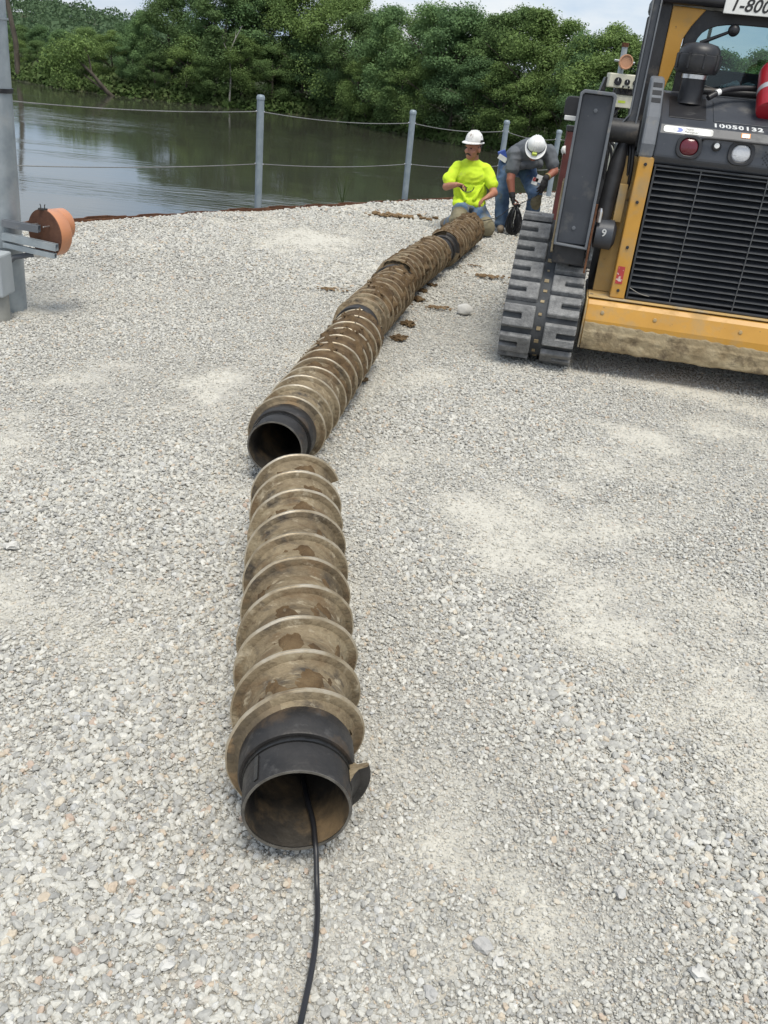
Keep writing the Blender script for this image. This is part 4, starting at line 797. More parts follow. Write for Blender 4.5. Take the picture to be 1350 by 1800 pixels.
for u in (.487, .860):
    m = B(); m.tube([(u, .0885, GW0 - .004), (u, .0885, GW1 + .002)], .0032, 6); m.build('tie_rod', 'slat_edge', gd)
m = B(); m.tube(smooth([(.235, .082, .545), (.30, .080, .515), (.36, .081, .508)], 2), .002, 5); m.build('wire_scrap', 'bark_pale', gd)

# ---- hood
HP = [(.10, 1.258), (.065, 1.300), (.083, 1.425), (.118, 1.470), (.50, 1.630), (.72, 1.645), (.72, 1.285)]
hood = B().prism(HP, .200, 2 * CU - .200).build('hood', 'grey_paint', LD, bevel=.012)
pbox('hood_lip', 'black_plastic', .215, 2 * CU - .215, .092, .20, 1.2595 - .012, 1.257, 0)
sl = Vector((0, .382, .160)).normalized(); nrm = Vector((0, -sl.z, sl.y))
def on_hood(u, s, lift=.0015):   # s metres up the sloping top from its lower edge
    p = Vector((u, .118, 1.470)) + sl * s + nrm * lift; return Matrix(((1, sl.x, nrm.x, p.x), (0, sl.y, nrm.y, p.y), (0, sl.z, nrm.z, p.z), (0, 0, 0, 1)))
def on_bevel(u, f, lift=.0012):  # the short slope between face and top
    a = Vector((0, .083, 1.425)); b_ = Vector((0, .118, 1.470)); d = (b_ - a).normalized(); n_ = Vector((0, -d.z, d.y)); p = a.lerp(b_, f) + n_ * lift + Vector((u, 0, 0))
    return Matrix(((1, d.x, n_.x, p.x), (0, d.y, n_.y, p.y), (0, d.z, n_.z, p.z), (0, 0, 0, 1)))
for u0, u1 in ((.25, .46), (.50, .85), (.89, 1.1)):
    m = B(); m.M = on_hood(0, 0, -.004); m.box(u0, u1, .09, .37, 0, .009); m.build('hood_panel', 'black_plastic' if u0 < .3 else 'grey_paint', LD, bevel=.003)
def stencil(M, txt, size, mt, name, **k):
    me = text_mesh(txt, size, **k); me.transform(M); return put(name, me, mt, LD)
stencil(on_hood(.497, .028, .0005), '10050132', .062, 'white_print', 'number_stencil', bold=.0022, spacing=1.14, depth=.0006)
for (u, s) in ((.53, 0), (.566, 0), (.655, 0)):   # stencil bridges through the zeros
    m = B(); m.M = on_hood(u + .0, .026, .0018); m.box(.012, .0155, 0, .05, 0, .0006); m.build('stencil_bridge', 'grey_paint', LD)
# maker decal: white lozenge with silver and blue ovals and scuffed lettering
m = B(); m.M = on_bevel(0, .5); m.prism(rrect(.365, 0, .275, .043, .015), 0, .001, 'Z'); dec = m.build('decal', 'sign_white', LD)
def oval(cx, cy, a, b_, n=20): return [(cx + a * math.cos(6.283 * q / n), cy + b_ * math.sin(6.283 * q / n)) for q in range(n)]
for nm, mt, c in (('decal_oval', 'silver_print', oval(.275, 0, .034, .017)), ('decal_oval', 'blue_print', oval(.313, -.001, .022, .014)), ('decal_oval', 'white_print', oval(.292, -.001, .018, .0125))):
    m = B(); m.M = on_bevel(0, .5, .0024 + (.0006 if mt == 'white_print' else 0)); m.prism(c, 0, .0004, 'Z'); m.build(nm, mt, dec)
for txt, dx, dy in (('Noni', .348, .002), ('Renroval', .343, -.0155)):
    me = text_mesh(txt, .0215, shear=.25, depth=.0002); me.transform(on_bevel(dx, .5, .0024) @ Matrix.Translation((0, dy, 0))); put('decal_lettering', me, 'black_print', dec)
m = B(); m.M = on_bevel(0, .5); m.box(.655, .705, -.008, .022, 0, .001); m.build('caution_label', 'orange_print', LD); m = B(); m.M = on_bevel(0, .5, .0024); m.box(.660, .700, -.006, .018, 0, .0004); m.build('caution_label', 'sign_white', LD); m = B(); m.M = on_bevel(0, .5, .003); m.box(.664, .696, -.006, .003, 0, .0003); m.build('caution_label', 'silver_print', LD)
# lights on the face
fd = Vector((0, .018, .125)).normalized(); fn = Vector((0, -fd.z, fd.y))
def on_face(u, w_, lift=0.0):
    f = (w_ - 1.30) / .125; p = Vector((u, .065 + .018 * f, w_)) + fn * lift; return Matrix(((1, fd.x, fn.x, p.x), (0, fd.y, fn.y, p.y), (0, fd.z, fn.z, p.z), (0, 0, 0, 1)))
def lampy(u, w_, mt, name):
    M = on_face(u, w_); b_ = ring(rrect(0, 0, .142, .128, .05), rrect(0, 0, .104, .092, .042), -.01, .016, 'Z'); b_.v = [tuple(M @ Vector(p)) for p in b_.v]; bz = b_.build(name, 'black_plastic', LD, bevel=.004)
    m = B(); m.M = M; rr = rrect(0, 0, .102, .090, .042); cap = rrect(0, 0, .088, .076, .036); k8 = len(rr); m.add([(x, y, .004) for x, y in rr] + [(x, y, .012) for x, y in cap], [tuple(range(k8, 2 * k8))] + [(i, (i + 1) % k8, (i + 1) % k8 + k8, i + k8) for i in range(k8)] + [tuple(range(k8))]); m.build('lens', mt, bz, 60)
lampy(.385, 1.366, 'red_lens', 'tail_light'); lampy(2 * CU - .385, 1.366, 'red_lens', 'tail_light'); lampy(CU, 1.362, 'clear_lens', 'work_light')
m = B(); m.M = on_face(.533, 1.385); m.lathe([(.026, -.01), (.026, .008), (.02, .014), (0, .014)], 20); kb = m.build('knob_base', 'black_plastic', LD, 40); m = B(); m.M = on_face(.533, 1.387, .014); m.lathe([(.0145, 0), (.0145, .006), (0, .008)], 16); m.build('knob', 'white_paint', kb, 40)
m = B(); m.tube(smooth([(.450, .080, 1.408), (.452, .055, 1.416), (.475, .052, 1.424), (.70, .052, 1.424), (.90, .052, 1.424), (.925, .06, 1.416), (.93, .08, 1.41)], 2), .0075, 8); m.build('grab_rail', 'black_plastic', LD, 60)
hm = B()
for i in range(-4, 5):
    for j in range(-4, 5):
        if i * i + j * j <= 18 and (i + j) % 2 == 0: hm.M = on_face(.835 + i * .0105, 1.352 + j * .0105, .0006); hm.lathe([(.0046, 0), (.0046, .0008)], 8)
hm.build('vent_holes', 'grease', LD, kind='stuff')
# side guards with vents
for mir in (0, 1):
    def U(u): return 2 * CU - u if mir else u
    a, b_ = sorted((U(.118), U(.199)))
    gdm = B().prism([(.072, 1.285), (.062, 1.36), (.12, 1.50), (.38, 1.700), (.50, 1.715), (.52, 1.62), (.34, 1.285)], a, b_).build('side_guard', 'grey_guard', LD, bevel=.014)
    for q in range(3):
        f = .42 + q * .2; p0 = Vector((0, .12, 1.50)).lerp(Vector((0, .38, 1.70)), f); d = Vector((0, .26, .2)).normalized(); n_ = Vector((0, -d.z, d.y)); m = B(); m.M = Matrix(((1, d.x, n_.x, p0.x), (0, d.y, n_.y, p0.y), (0, d.z, n_.z, p0.z), (0, 0, 0, 1))); m.box(a + .016, b_ - .012, -.02, .02, -.004, .0015); m.build('vent_slot', 'grease', gdm)
# pre-cleaner, hose, extinguisher
pc = thing('air_pre_cleaner', (.362, .42, 0)); pc.parent = LD
m = B(); m.lathe([(.078, 1.585), (.07, 1.60), (.068, 1.715)], 28); m.build('stack', 'black_plastic', pc, 40)
m = B(); m.lathe([(.0725, 1.716), (.0725, 1.738), (.066, 1.74)], 28); m.build('clamp', 'bright_steel', pc, 40)
m = B(); m.lathe([(.060, 1.741), (.112, 1.745), (.122, 1.76), (.126, 1.80), (.124, 1.835), (.118, 1.839), (.118, 1.846), (.112, 1.868), (.092, 1.892), (.05, 1.902), (0, 1.903)], 40); m.build('bowl', 'black_plastic', pc, 40)
for a in range(0, 360, 40): m = B(); m.M = Matrix.Rotation(R(a), 4, 'Z'); m.box(.119, .131, -.006, .006, 1.765, 1.845); m.build('rib', 'black_plastic', pc, bevel=.003)
m = B(); m.tube(smooth([(.455, .33, 1.625), (.50, .36, 1.655), (.58, .42, 1.685), (.70, .48, 1.70), (.95, .52, 1.70)], 3), .0165, 10); hs_ = m.build('rubber_hose', 'black_plastic', LD, 60)
m = B(); m.tube([(.497, .358, 1.653), (.517, .371, 1.663)], .0175, 10); m.build('hose_mark', 'white_paint', hs_, 60)
m = B(); m.tube(smooth([(.44, .58, 1.66), (.7, .60, 1.672), (1.0, .60, 1.66)], 2), .02, 8); m.build('hose_behind', 'black_metal', LD, 60)
ex = bpy.data.objects.new('fire_extinguisher', None); COL.objects.link(ex); ex.location = LO + Matrix.Rotation(LYAW, 3, 'Z') @ Vector((.790, .31, 1.635)); ex.rotation_euler = (R(-48), 0, LYAW); tag(ex, 'red fire extinguisher with a pale band lying on the loader hood', 'extinguisher')
m = B(); m.lathe([(.05, -.075), (.066, -.07), (.070, -.055), (.070, .22), (.055, .26), (.02, .285), (0, .286)], 32); m.build('tank', 'red_paint', ex, 40)
m = B(); m.lathe([(.0708, .05), (.0708, .085)], 32); m.build('band', 'silver_print', ex, 60); m = B(); m.tube([(0, 0, .28), (0, 0, .33)], .015, 8); m.box(-.02, .05, -.01, .01, .32, .34); m.build('valve', 'black_metal', ex)

# ---- cab
pbox('cab_base', 'black_metal', .11, 2 * CU - .11, .722, 1.95, 1.286, 1.60, .01)
for mir in (0, 1):
    def U(u): return 2 * CU - u if mir else u
    a, b_ = sorted((U(.088), U(.172))); pbox('cab_post', 'black_metal', a, b_, .70, .82, 1.30, 2.11, .008); pbox('cab_post', 'black_metal', a, b_, 1.85, 1.94, 1.60, 2.11, .008)
    m = B(); m.prism([(U(.174), 1.648), (U(.174), 2.098), (U(.37), 2.092), (U(.305), 2.00), (U(.272), 1.93), (U(.262), 1.80), (U(.225), 1.648)], .705, .80, 'Y'); m.build('rear_pillar', 'yellow_paint', LD, bevel=.006)
    a, b_ = sorted((U(.10), U(.118)))
    for q in range(9): pbox('side_bar', 'black_metal', a, b_, .83, 1.84, 1.66 + q * .05, 1.672 + q * .05, 0)
outer = []; inner = []
for q in range(40):
    a = 2 * math.pi * q / 40; c, s = math.cos(a), math.sin(a)
    k_ = 1 / max(abs(c), abs(s)); ou, ow = CU + .395 * max(-1, min(1, c * k_)), 1.865 + .225 * max(-1, min(1, s * k_))
    e = (abs(c) ** 3.2 + abs(s) ** 3.2) ** (-1 / 3.2); iu, iw = CU + .325 * c * e, 1.855 + .175 * s * e
    outer.append((ou, ow)); inner.append((iu, iw))
ring(outer, inner, .735, .775).build('window_frame', 'black_plastic', LD, bevel=.004)
B().prism(inner, .752, .757, 'Y').build('rear_window', 'tinted_glass', LD)
pbox('roof', 'black_metal', .085, 2 * CU - .085, .69, 1.96, 2.112, 2.22, .03)
m = B(); m.tube([(.05, .675, 2.135), (2 * CU - .05, .675, 2.135)], .035, 12); m.build('roof_rail', 'black_plastic', LD, 60)
sg = pbox('phone_sign', 'sign_white', .458, .98, .622, .634, 2.074, 2.170, .003)
me = text_mesh('1-800-U', .094, shear=.22, bold=.0016, depth=.0005, spacing=1.02); me.transform(Matrix(((1, 0, 0, .488), (0, 0, -1, .6208), (0, 1, 0, 2.092), (0, 0, 0, 1)))); put('sign_lettering', me, 'black_print', sg)
for mir in (0, 1):
    def U(u): return 2 * CU - u if mir else u
    m = B(); m.tube([(U(.375), .70, 1.915), (U(.548), .67, 1.995)], [.012, .008], 8); la = m.build('hinge_lever', 'black_plastic', LD, 60); m = B(); m.ico((U(.548), .668, 1.995), .034, 3); m.build('ball_knob', 'black_plastic', la, 180)
st_ = thing('seat', (0, 0, 0)); st_.parent = LD
pbox('seat_back', 'seat_vinyl', .44, .90, 1.32, 1.44, 1.45, 1.80, .04, st_); pbox('seat_cushion', 'seat_vinyl', .42, .92, 1.40, 1.85, 1.36, 1.47, .03, st_); pbox('headrest', 'seat_vinyl', .36, .50, 1.05, 1.12, 1.74, 1.93, .03, st_)
pbox('inner_post', 'cream_paint', .455, .475, 1.15, 1.18, 1.60, 2.11, .004)
for mir in (0, 1):
    m = B(); u = 2 * CU - .33 if mir else .33; m.tube([(u + .42 if not mir else u - .42, 1.7, 1.55), (u + .44 if not mir else u - .44, 1.68, 1.74)], .012, 8); m.build('joystick', 'black_plastic', LD, 60)
m = B()
for k in range(6): m.ico((.60 + .028 * k, .84 + .01 * (k % 2), 1.69 + .012 * ((k * 7) % 3)), (.03, .02, .022), 2, .8, k)
rg = m.build('rag', 'worn_white', smooth=180); rg.parent = None; rg.matrix_world = Matrix.Translation(LO) @ Matrix.Rotation(LYAW, 4, 'Z'); tag(rg, 'crumpled white rag behind the loader rear window', 'rag')
pbox('window_sill', 'black_metal', .30, 1.05, .778, .90, 1.62, 1.668, .004)

# ---- lift arm towers and links
for mir in (0, 1):
    def U(u): return 2 * CU - u if mir else u
    def ub(nm, mt, u0, u1, *r, bev=.006):
        a, b_ = sorted((U(u0), U(u1))); return pbox(nm, mt, a, b_, *r, bev)
    ub('tower', 'grey_paint', -.258, -.080, .088, .40, .755, 1.583)
    m = B()
    ou = [(U(-.272), .745), (U(-.066), .735), (U(-.066), 1.585), (U(-.082), 1.601), (U(-.250), 1.604), (U(-.272), 1.585)]; iu = [(U(-.257), .757), (U(-.083), .747), (U(-.083), 1.572), (U(-.090), 1.582), (U(-.245), 1.585), (U(-.257), 1.575)]
    ring(ou, iu, .055, .41).build('tower_rim', 'grey_guard', LD, bevel=.004)
    ub('tower_foot', 'black_metal', -.268, -.070, .10, .38, .63, .744)
    m = B(); m.prism([(.04, .60), (.06, 1.0), (.10, 1.0), (.12, .68)], *sorted((U(-.064), U(-.052)))); m.build('tower_blade', 'rust', LD)
    ub('tower_side', 'dried_mud', -.284, -.2725, .09, .36, .70, 1.10, bev=.002)
    m = B(); m.prism([(U(-.052), 1.345), (U(.080), 1.345), (U(.080), 1.5), (U(.080), 2.5), (U(.030), 2.5), (U(.026), 1.5)], .20, .26, 'Y'); bm_ = m.build('lift_link', 'grey_paint', LD, bevel=.012)
    for q in (0, 1):
        m = B(); o_ = .0 if q == 0 else .056; m.prism([(U(-.046 + o_ * 2.0), 1.40), (U(-.036 + o_ * 2.0), 1.40), (U(.033 + o_ * .8), 1.5), (U(.037 + o_ * .8), 2.5), (U(.029 + o_ * .8), 2.5), (U(.025 + o_ * .8), 1.5)], .185, .1995, 'Y'); m.build('link_flange', 'grey_guard', bm_)
    m = B(); m.M = Matrix.Translation((0, .23, 1.405)); a, b_ = sorted((U(-.075), U(.098))); m.lathe([(.03, a), (.066, a + .004), (.066, b_ - .004), (.03, b_)], 28, 'X'); m.build('pivot_pin', 'black_metal', LD, 40)
    m = B(); m.tube([(U(.03), .24, 1.36), (U(.015), .22, 1.22), (U(-.005), .20, .90)], [.028, .048, .048], 14); m.build('lift_cylinder', 'black_metal', LD, 40)
    for q in range(4):
        m = B(); x = .03 + .017 * q; m.tube(smooth([(U(x - .02), .30, 1.38), (U(x + .02), .26 - .02 * q, 1.30), (U(x + .03), .27, 1.15 - .06 * q), (U(x), .29, 1.0), (U(x + .03), .29, .86)], 2), .011, 8); m.build('hydraulic_hose', 'black_plastic', LD, 60)
    m = B(); m.M = Matrix.Translation((0, .17, .825)); a, b_ = sorted((U(-.045), U(.088))); m.lathe([(.04, a), (.085, a + .01), (.088, b_ - .02), (.05, b_)], 32, 'X'); m.build('lower_pivot', 'grey_paint', LD, 40)
    m = B(); m.M = Matrix.Translation((U(-.03), .10, .93)); m.lathe([(.016, -.03), (.016, .03), (.009, .05)], 8); m.build('grease_bolt', 'bright_steel', LD)
    ub('yellow_bracket', 'yellow_dusty', .055, .105, .19, .234, .90, 1.12, bev=.004)
    ub('perforated_guard', 'black_metal', -.03, .02, .31, .32, .90, 1.12, bev=0)
    ub('lift_arm', 'grey_paint', .02, .085, .27, .68, 2.40, 2.52, bev=.015)
me = text_mesh('9', .06, bold=.001, depth=.0004); me.transform(Matrix.Translation((.0, .078, .825)) @ Matrix(((1, 0, 0, 0), (0, 0, -1, 0), (0, 1, 0, 0), (0, 0, 0, 1)))); put('chalk_mark', me, 'white_print', LD)
m = B(); m.prism(rrect(-.305, 1.50, .10, .12, .03), .42, .47, 'Y'); sl_ = m.build('side_lamp', 'black_plastic', LD, bevel=.006); pbox('lamp_lens', 'white_paint', -.345, -.275, .405, .419, 1.425, 1.452, .004, sl_)

# ================================================================== DRILL RIG behind the loader
RG = thing('drill_rig', (1.70, 8.6, 0), 0, 'cream drill rig controls with dial gauges and a stovepipe behind the loader', 'drill rig')
def rb(nm, mt, x0, x1, y0, y1, z0, z1, bev=.006, parent=RG): return B().box(x0, x1, y0, y1, z0, z1).build(nm, mt, parent, bevel=bev)
rb('rig_frame', 'black_metal', .12, 1.2, .25, 2.6, .35, .75); rb('engine_cover', 'cream_paint', .15, .9, .6, 1.9, .751, 1.15, .03)
rb('panel_post', 'black_metal', -.02, .05, .16, .249, 0.0, 1.64); rb('panel_post', 'black_metal', .16, .22, .16, .249, 0.0, 1.64)
pn = rb('control_panel', 'cream_paint', -.115, .24, .0, .155, 1.642, 1.756, .008)
for x, r_ in ((-.037, .033), (.046, .024), (.12, .024)):
    m = B(); m.M = Matrix.Translation((x, -.001, 1.694)); m.lathe([(r_, .0), (r_, -.008), (r_ * .86, -.010), (r_ * .84, -.006)], 24, 'Y'); g_ = m.build('gauge', 'black_plastic', pn, 40)
    m = B(); m.M = Matrix.Translation((x, -.0075, 1.694)); m.box(-.002, .002, -.0008, 0, 0, r_ * .7); m.build('needle', 'white_paint', g_)
rb('valve_bank', 'black_metal', -.02, .22, .02, .13, 1.592, 1.6415, .004)
for k in range(4): m = B(); m.tube([(.01 + k * .05, .02, 1.61), (.012 + k * .05, -.03, 1.655)], .005, 6); lv = m.build('valve_lever', 'black_metal', RG); m = B(); m.ico((.012 + k * .05, -.03, 1.657), .010, 2); m.build('lever_knob', 'black_plastic', lv, 180)
b2 = rb('label_box', 'cream_paint', -.012, .20, .03, .14, 1.488, 1.5915, .005); rb('green_label', 'lamp_lime', .005, .07, .0285, .0295, 1.525, 1.545, 0, b2)
rb('lower_box', 'cream_paint', .08, .28, .03, .15, 1.225, 1.315, .006)
m = B(); m.tube([(-.02, .06, 1.756), (-.022, .06, 1.97)], .025, 14); m.build('stovepipe', 'galvanised', RG, 40); m = B(); m.tube([(-.022, .06, 1.965), (-.022, .06, 1.998)], .031, 14); m.build('pipe_cap', 'rust', RG, 40)
m = B(); m.M = Matrix.Translation((.0, .0, 1.85)); m.lathe([(.058, .03), (.060, -.02), (.052, -.022), (.048, -.012), (0, -.012)], 28, 'Y'); m.build('round_cover', 'tan_rust', RG, 40); m = B(); m.tube([(-.10, .01, 1.855), (.08, .01, 1.848)], .009, 6); m.build('cross_bolt', 'galvanised', RG)
m = B(); m.prism([(-.16, 1.60), (-.115, 1.60), (-.115, 1.72), (-.13, 1.72)], .1, .2, 'Y'); m.build('seat_edge', 'black_plastic', RG)
rb('red_upright', 'dark_red_paint', -.395, -.335, .06, .12, 0.0, 1.25); rb('foot_rail', 'black_metal', -.395, 1.0, .121, .159, .04, .12); rb('upright_cap', 'black_metal', -.40, -.33, .055, .125, 1.2505, 1.30)
for k in range(3): m = B(); m.tube(smooth([(-.05 + .05 * k, .1, 1.50), (-.10, .05, 1.3), (.02 + .06 * k, .08, 1.1), (.05, .2, .8)], 2), .014, 8); m.build('rig_hose', 'black_plastic', RG, 60)
for x in (.32, 1.05):
    for y in (.6, 2.2): m = B(); m.M = Matrix.Translation((x, y, .30)); m.lathe([(.12, -.09), (.30, -.08), (.30, .08), (.12, .09)], 28, 'X'); m.build('wheel', 'rubber_belt', RG, 40)
m = B(); m.ico((0, 0, 0), (.022, .015, .036), 2, 1.0, 4); o = m.build('cloth_scrap', 'worn_white', smooth=180); o.location = (1.300, 8.66, 1.085); tag(o, 'stained white cloth hung on the dark red upright of the rig', 'cloth')

# ================================================================== PEOPLE
def uv_sphere(m, c, rr, rot=None, nu=16, nv=10):
    vs = []; fs = []; c = Vector(c); rr = rr if hasattr(rr, '__len__') else (rr,) * 3
    for i in range(1, nv):
        a = math.pi * i / nv
        for j in range(nu):
            b_ = 2 * math.pi * j / nu; p = Vector((rr[0] * math.sin(a) * math.cos(b_), rr[1] * math.sin(a) * math.sin(b_), rr[2] * math.cos(a))); vs.append(c + (rot @ p if rot else p))
    for s in (1, -1): p = Vector((0, 0, rr[2] * s)); vs.append(c + (rot @ p if rot else p))
    for i in range(nv - 2):
        for j in range(nu): fs.append((i * nu + j, i * nu + (j + 1) % nu, (i + 1) * nu + (j + 1) % nu, (i + 1) * nu + j))
    t_, b2 = len(vs) - 2, len(vs) - 1
    for j in range(nu): fs.append((t_, (j + 1) % nu, j)); fs.append((b2, (nv - 2) * nu + j, (nv - 2) * nu + (j + 1) % nu))
    m.add(vs, fs)
def flesh(name, prims, voxel, mats, parent, base, it=4, pick=None, fold=0.0, fs=(9, 9, 5)):
    """one continuous skin grown over capsules and ellipsoids"""
    m = B(); base = Vector(base)
    for p in prims:
        if p[0] == 'c':
            a, r0, b_, r1 = Vector(p[1]), p[2], Vector(p[3]), p[4]; uv_sphere(m, a, r0); uv_sphere(m, b_, r1)
            if (b_ - a).length > 1e-4: m.tube([a, b_], [r0, r1], 16)
        else: uv_sphere(m, p[1], p[2], p[3] if len(p) > 3 else None)
    m.v = [tuple(Vector(q) - base) for q in m.v]; me = m.mesh(name); tmp = bpy.data.objects.new('tmp', me); COL.objects.link(tmp)
    r = tmp.modifiers.new('r', 'REMESH'); r.mode = 'VOXEL'; r.voxel_size = voxel
    s = tmp.modifiers.new('s', 'SMOOTH'); s.factor = .5; s.iterations = it
    dg = bpy.context.evaluated_depsgraph_get(); out_ = bpy.data.meshes.new_from_object(tmp.evaluated_get(dg)); bpy.data.objects.remove(tmp); bpy.data.meshes.remove(me); out_.name = name
    if fold:
        n_ = len(out_.vertices); nv = [v.normal.copy() for v in out_.vertices]; sd_ = len(prims) * 1.7
        for v, q in zip(out_.vertices, nv):
            c = v.co; w1 = mnoise.noise((c.x * 3 + sd_, c.y * 3, c.z * 3)) * 1.2; k1 = 1 - abs(mnoise.noise((c.x * fs[0] + w1, c.y * fs[1] + w1, c.z * fs[2] - w1 + sd_))) * 2; v.co = c + q * fold * (k1 * .8 + .5 * mnoise.noise((c.x * 22, c.y * 22, c.z * 22)))
        out_.update()
    o = put(name, out_, mats, parent, 180)
    if pick:
        idx = [pick(p.center + base) for p in out_.polygons]; out_.polygons.foreach_set('material_index', idx)
    return o
def frame(fwd, up):
    f = Vector(fwd).normalized(); u = Vector(up); u = (u - f * u.dot(f)).normalized(); s = f.cross(u); return Matrix((s, f, u)).transposed()      # columns: right, forward, up
def head_prims(c, Rm, s=1.0):
    c = Vector(c); g = lambda x, y, z: c + Rm @ Vector((x, y, z)) * s
    P = [('e', g(0, -.012, .03), (.076 * s, .094 * s, .092 * s), Rm), ('e', g(0, .028, -.035), (.062 * s, .062 * s, .082 * s), Rm), ('e', g(0, .050, -.090), (.036 * s, .034 * s, .026 * s), Rm), ('c', g(0, .088, .008), .010 * s, g(0, .108, -.030), .0145 * s), ('e', g(0, .078, .022), (.052 * s, .018 * s, .012 * s), Rm), ('e', g(0, .084, -.066), (.024 * s, .012 * s, .012 * s), Rm)]
    for q in (-1, 1): P += [('e', g(q * .074, -.012, -.012), (.011 * s, .020 * s, .031 * s), Rm), ('e', g(q * .042, .055, -.030), (.024 * s, .022 * s, .022 * s), Rm), ('c', g(q * .014, .092, -.034), .009 * s, g(q * .010, .09, -.036), .009 * s)]
    return P
def hand_prims(wr, d, palm, side, curl=.9, spread=.35, s=1.0, th=.7):
    """wrist point, finger direction, palm normal; side = +1 thumb on the cross side"""
    d = Vector(d).normalized(); pn_ = Vector(palm); pn_ = (pn_ - d * pn_.dot(d)).normalized(); ac = d.cross(pn_) * side; wr = Vector(wr)
    P = [('e', wr + d * .045 * s, (.040 * s, .048 * s, .017 * s), Matrix((ac, d, pn_)).transposed()), ('c', wr, .024 * s, wr + d * .03 * s, .024 * s)]
    for k, ln in enumerate((.070, .080, .075, .060)):
        o_ = (1.5 - k) * .0195 * s; k0 = wr + d * (.083 - .006 * abs(k - 1)) * s + ac * o_; dd = (d + ac * (1.5 - k) * spread * .12).normalized(); r = (.0092, .0096, .0092, .008)[k] * s
        a1, a2, a3 = curl * .55, curl * 1.25, curl * 1.8; c_ = curl * (1 + .08 * (k - 1.5)); p0 = k0
        for q, fr in enumerate((.45, .32, .23)):
            an = (a1, a2, a3)[q] * (1 + .06 * (k - 1.5)); e = p0 + (dd * math.cos(an) + pn_ * math.sin(an)) * ln * fr * s; P.append(('c', p0, r, e, r * .94)); p0 = e; r *= .94
    t0 = wr + d * .028 * s + ac * .034 * s; t1 = t0 + (d * .55 + ac * .6 + pn_ * .45).normalized() * .036 * s; t2 = t1 + (d * .75 + ac * .05 + pn_ * th).normalized() * .032 * s
    P += [('c', wr + d * .012 * s + ac * .02 * s, .016 * s, t0, .0135 * s), ('c', t0, .0125 * s, t1, .0108 * s), ('c', t1, .0108 * s, t2, .0088 * s)]
    return P
def hard_hat(parent, base, c, Rm, mt, lamp=False, s=1.0):
    """c: centre of the head"""
    M = Matrix.Translation(Vector(c) - Vector(base)) @ Rm.to_4x4() @ Matrix.Scale(s, 4); h = thing('hard_hat', (0, 0, 0)); h.parent = parent
    m = B(); m.M = M; m.lathe([(.112, .045), (.114, .052), (.110, .075), (.104, .105), (.088, .140), (.062, .163), (.03, .174), (0, .177)], 32)
    m.v = [tuple(q) for q in m.v]; sh = m.build('shell', mt, h, 60)
    for x in (-.028, 0, .028):
        m = B(); m.M = M; m.tube([(x, .10, .088), (x, .085, .135), (x, .04, .172), (x, -.04, .172), (x, -.085, .135), (x, -.10, .088)], .008 if x else .011, 8); m.build('ridge', mt, h, 60)
    n = 40; vs = []; fs = []
    for i in range(n):
        a = 2 * math.pi * i / n; c_, s_ = math.cos(a), math.sin(a); ex = .016 + .034 * max(0, s_) ** 2
        for r_, z in ((.108, .056), (.112 + ex, .046 - .006 * max(0, s_)), (.112 + ex, .040 - .006 * max(0, s_)), (.108, .044)): vs.append((r_ * c_, r_ * s_ * 1.06, z))
    for i in range(n):
        j = (i + 1) % n
        for q in range(4): fs.append((i * 4 + q, i * 4 + (q + 1) % 4, j * 4 + (q + 1) % 4, j * 4 + q))
    m = B(); m.M = M; m.add(vs, fs); m.build('brim', mt, h, 40)
    if lamp:
        m = B(); m.M = M; m.lathe([(.1155, .062), (.117, .064), (.115, .078), (.1125, .079)], 40, closed=True); m.build('lamp_strap', 'black_plastic', h, 40)
        m = B(); m.M = M; m.box(-.03, .03, .105, .138, .050, .088); m.build('headlamp', 'lamp_lime', h, bevel=.006); m = B(); m.M = M; m.box(-.036, -.0305, .103, .128, .045, .092); m.box(.0305, .036, .103, .128, .045, .092); m.build('lamp_bracket', 'black_plastic', h, kind='stuff')
    return h

# ---- kneeling worker in the lime shirt
KB = Vector((.62, 10.45, 0))
K1 = thing('person', KB, 0, 'worker in a lime yellow shirt and white hard hat kneeling at the auger', 'person')
hc = Vector((.570, 10.47, .905)); HR = frame((-.62, -.78, -.06), (0.03, 0, 1))
shR, shL = Vector((.405, 10.53, .705)), Vector((.775, 10.53, .705)); elR, elL = Vector((.318, 10.44, .475)), Vector((.868, 10.42, .462)); wrR, wrL = Vector((.425, 10.26, .525)), Vector((.792, 10.24, .435))
arms = [('c', shR + Vector((.02, 0, -.02)), .046, elR, .043), ('c', elR, .044, wrR, .028), ('c', shL + Vector((-.02, 0, -.02)), .046, elL, .043), ('c', elL, .044, wrL, .028)]
body = head_prims(hc, HR, 1.06) + [('c', (.585, 10.52, .83), .058, (.59, 10.535, .74), .068), ('e', (.59, 10.55, .60), (.165, .11, .17)), ('e', (.605, 10.565, .40), (.155, .115, .17)), ('e', (.61, 10.58, .28), (.16, .125, .11)), ('c', (.43, 10.54, .69), .045, (.75, 10.54, .69), .045)] + arms
body += hand_prims(wrR, (.85, -.35, .05), (.2, -.5, -.8), 1, 1.0, s=1.0) + hand_prims(wrL, (-.75, -.25, -.45), (-.3, -.2, -.9), -1, .8, s=1.0)
hipR, hipL, knR, knL, anR, anL = Vector((.53, 10.56, .27)), Vector((.69, 10.56, .27)), Vector((.487, 10.16, .165)), Vector((.835, 10.235, .098)), Vector((.40, 10.52, .075)), Vector((.80, 10.66, .07))
legs = [('c', hipR, .085, knR, .062), ('c', knR, .06, anR, .042), ('c', hipL, .085, knL, .062), ('c', knL, .06, anL, .042)]
flesh('body', body + legs, .0055, ['skin_tan', 'eye_dark'], K1, KB, 3)
for q in (-1, 1): m = B(); uv_sphere(m, hc + HR @ Vector((q * .030, .083, .004)) - KB, (.011, .008, .0065), HR); m.build('eye', 'eye_dark', K1, 180)
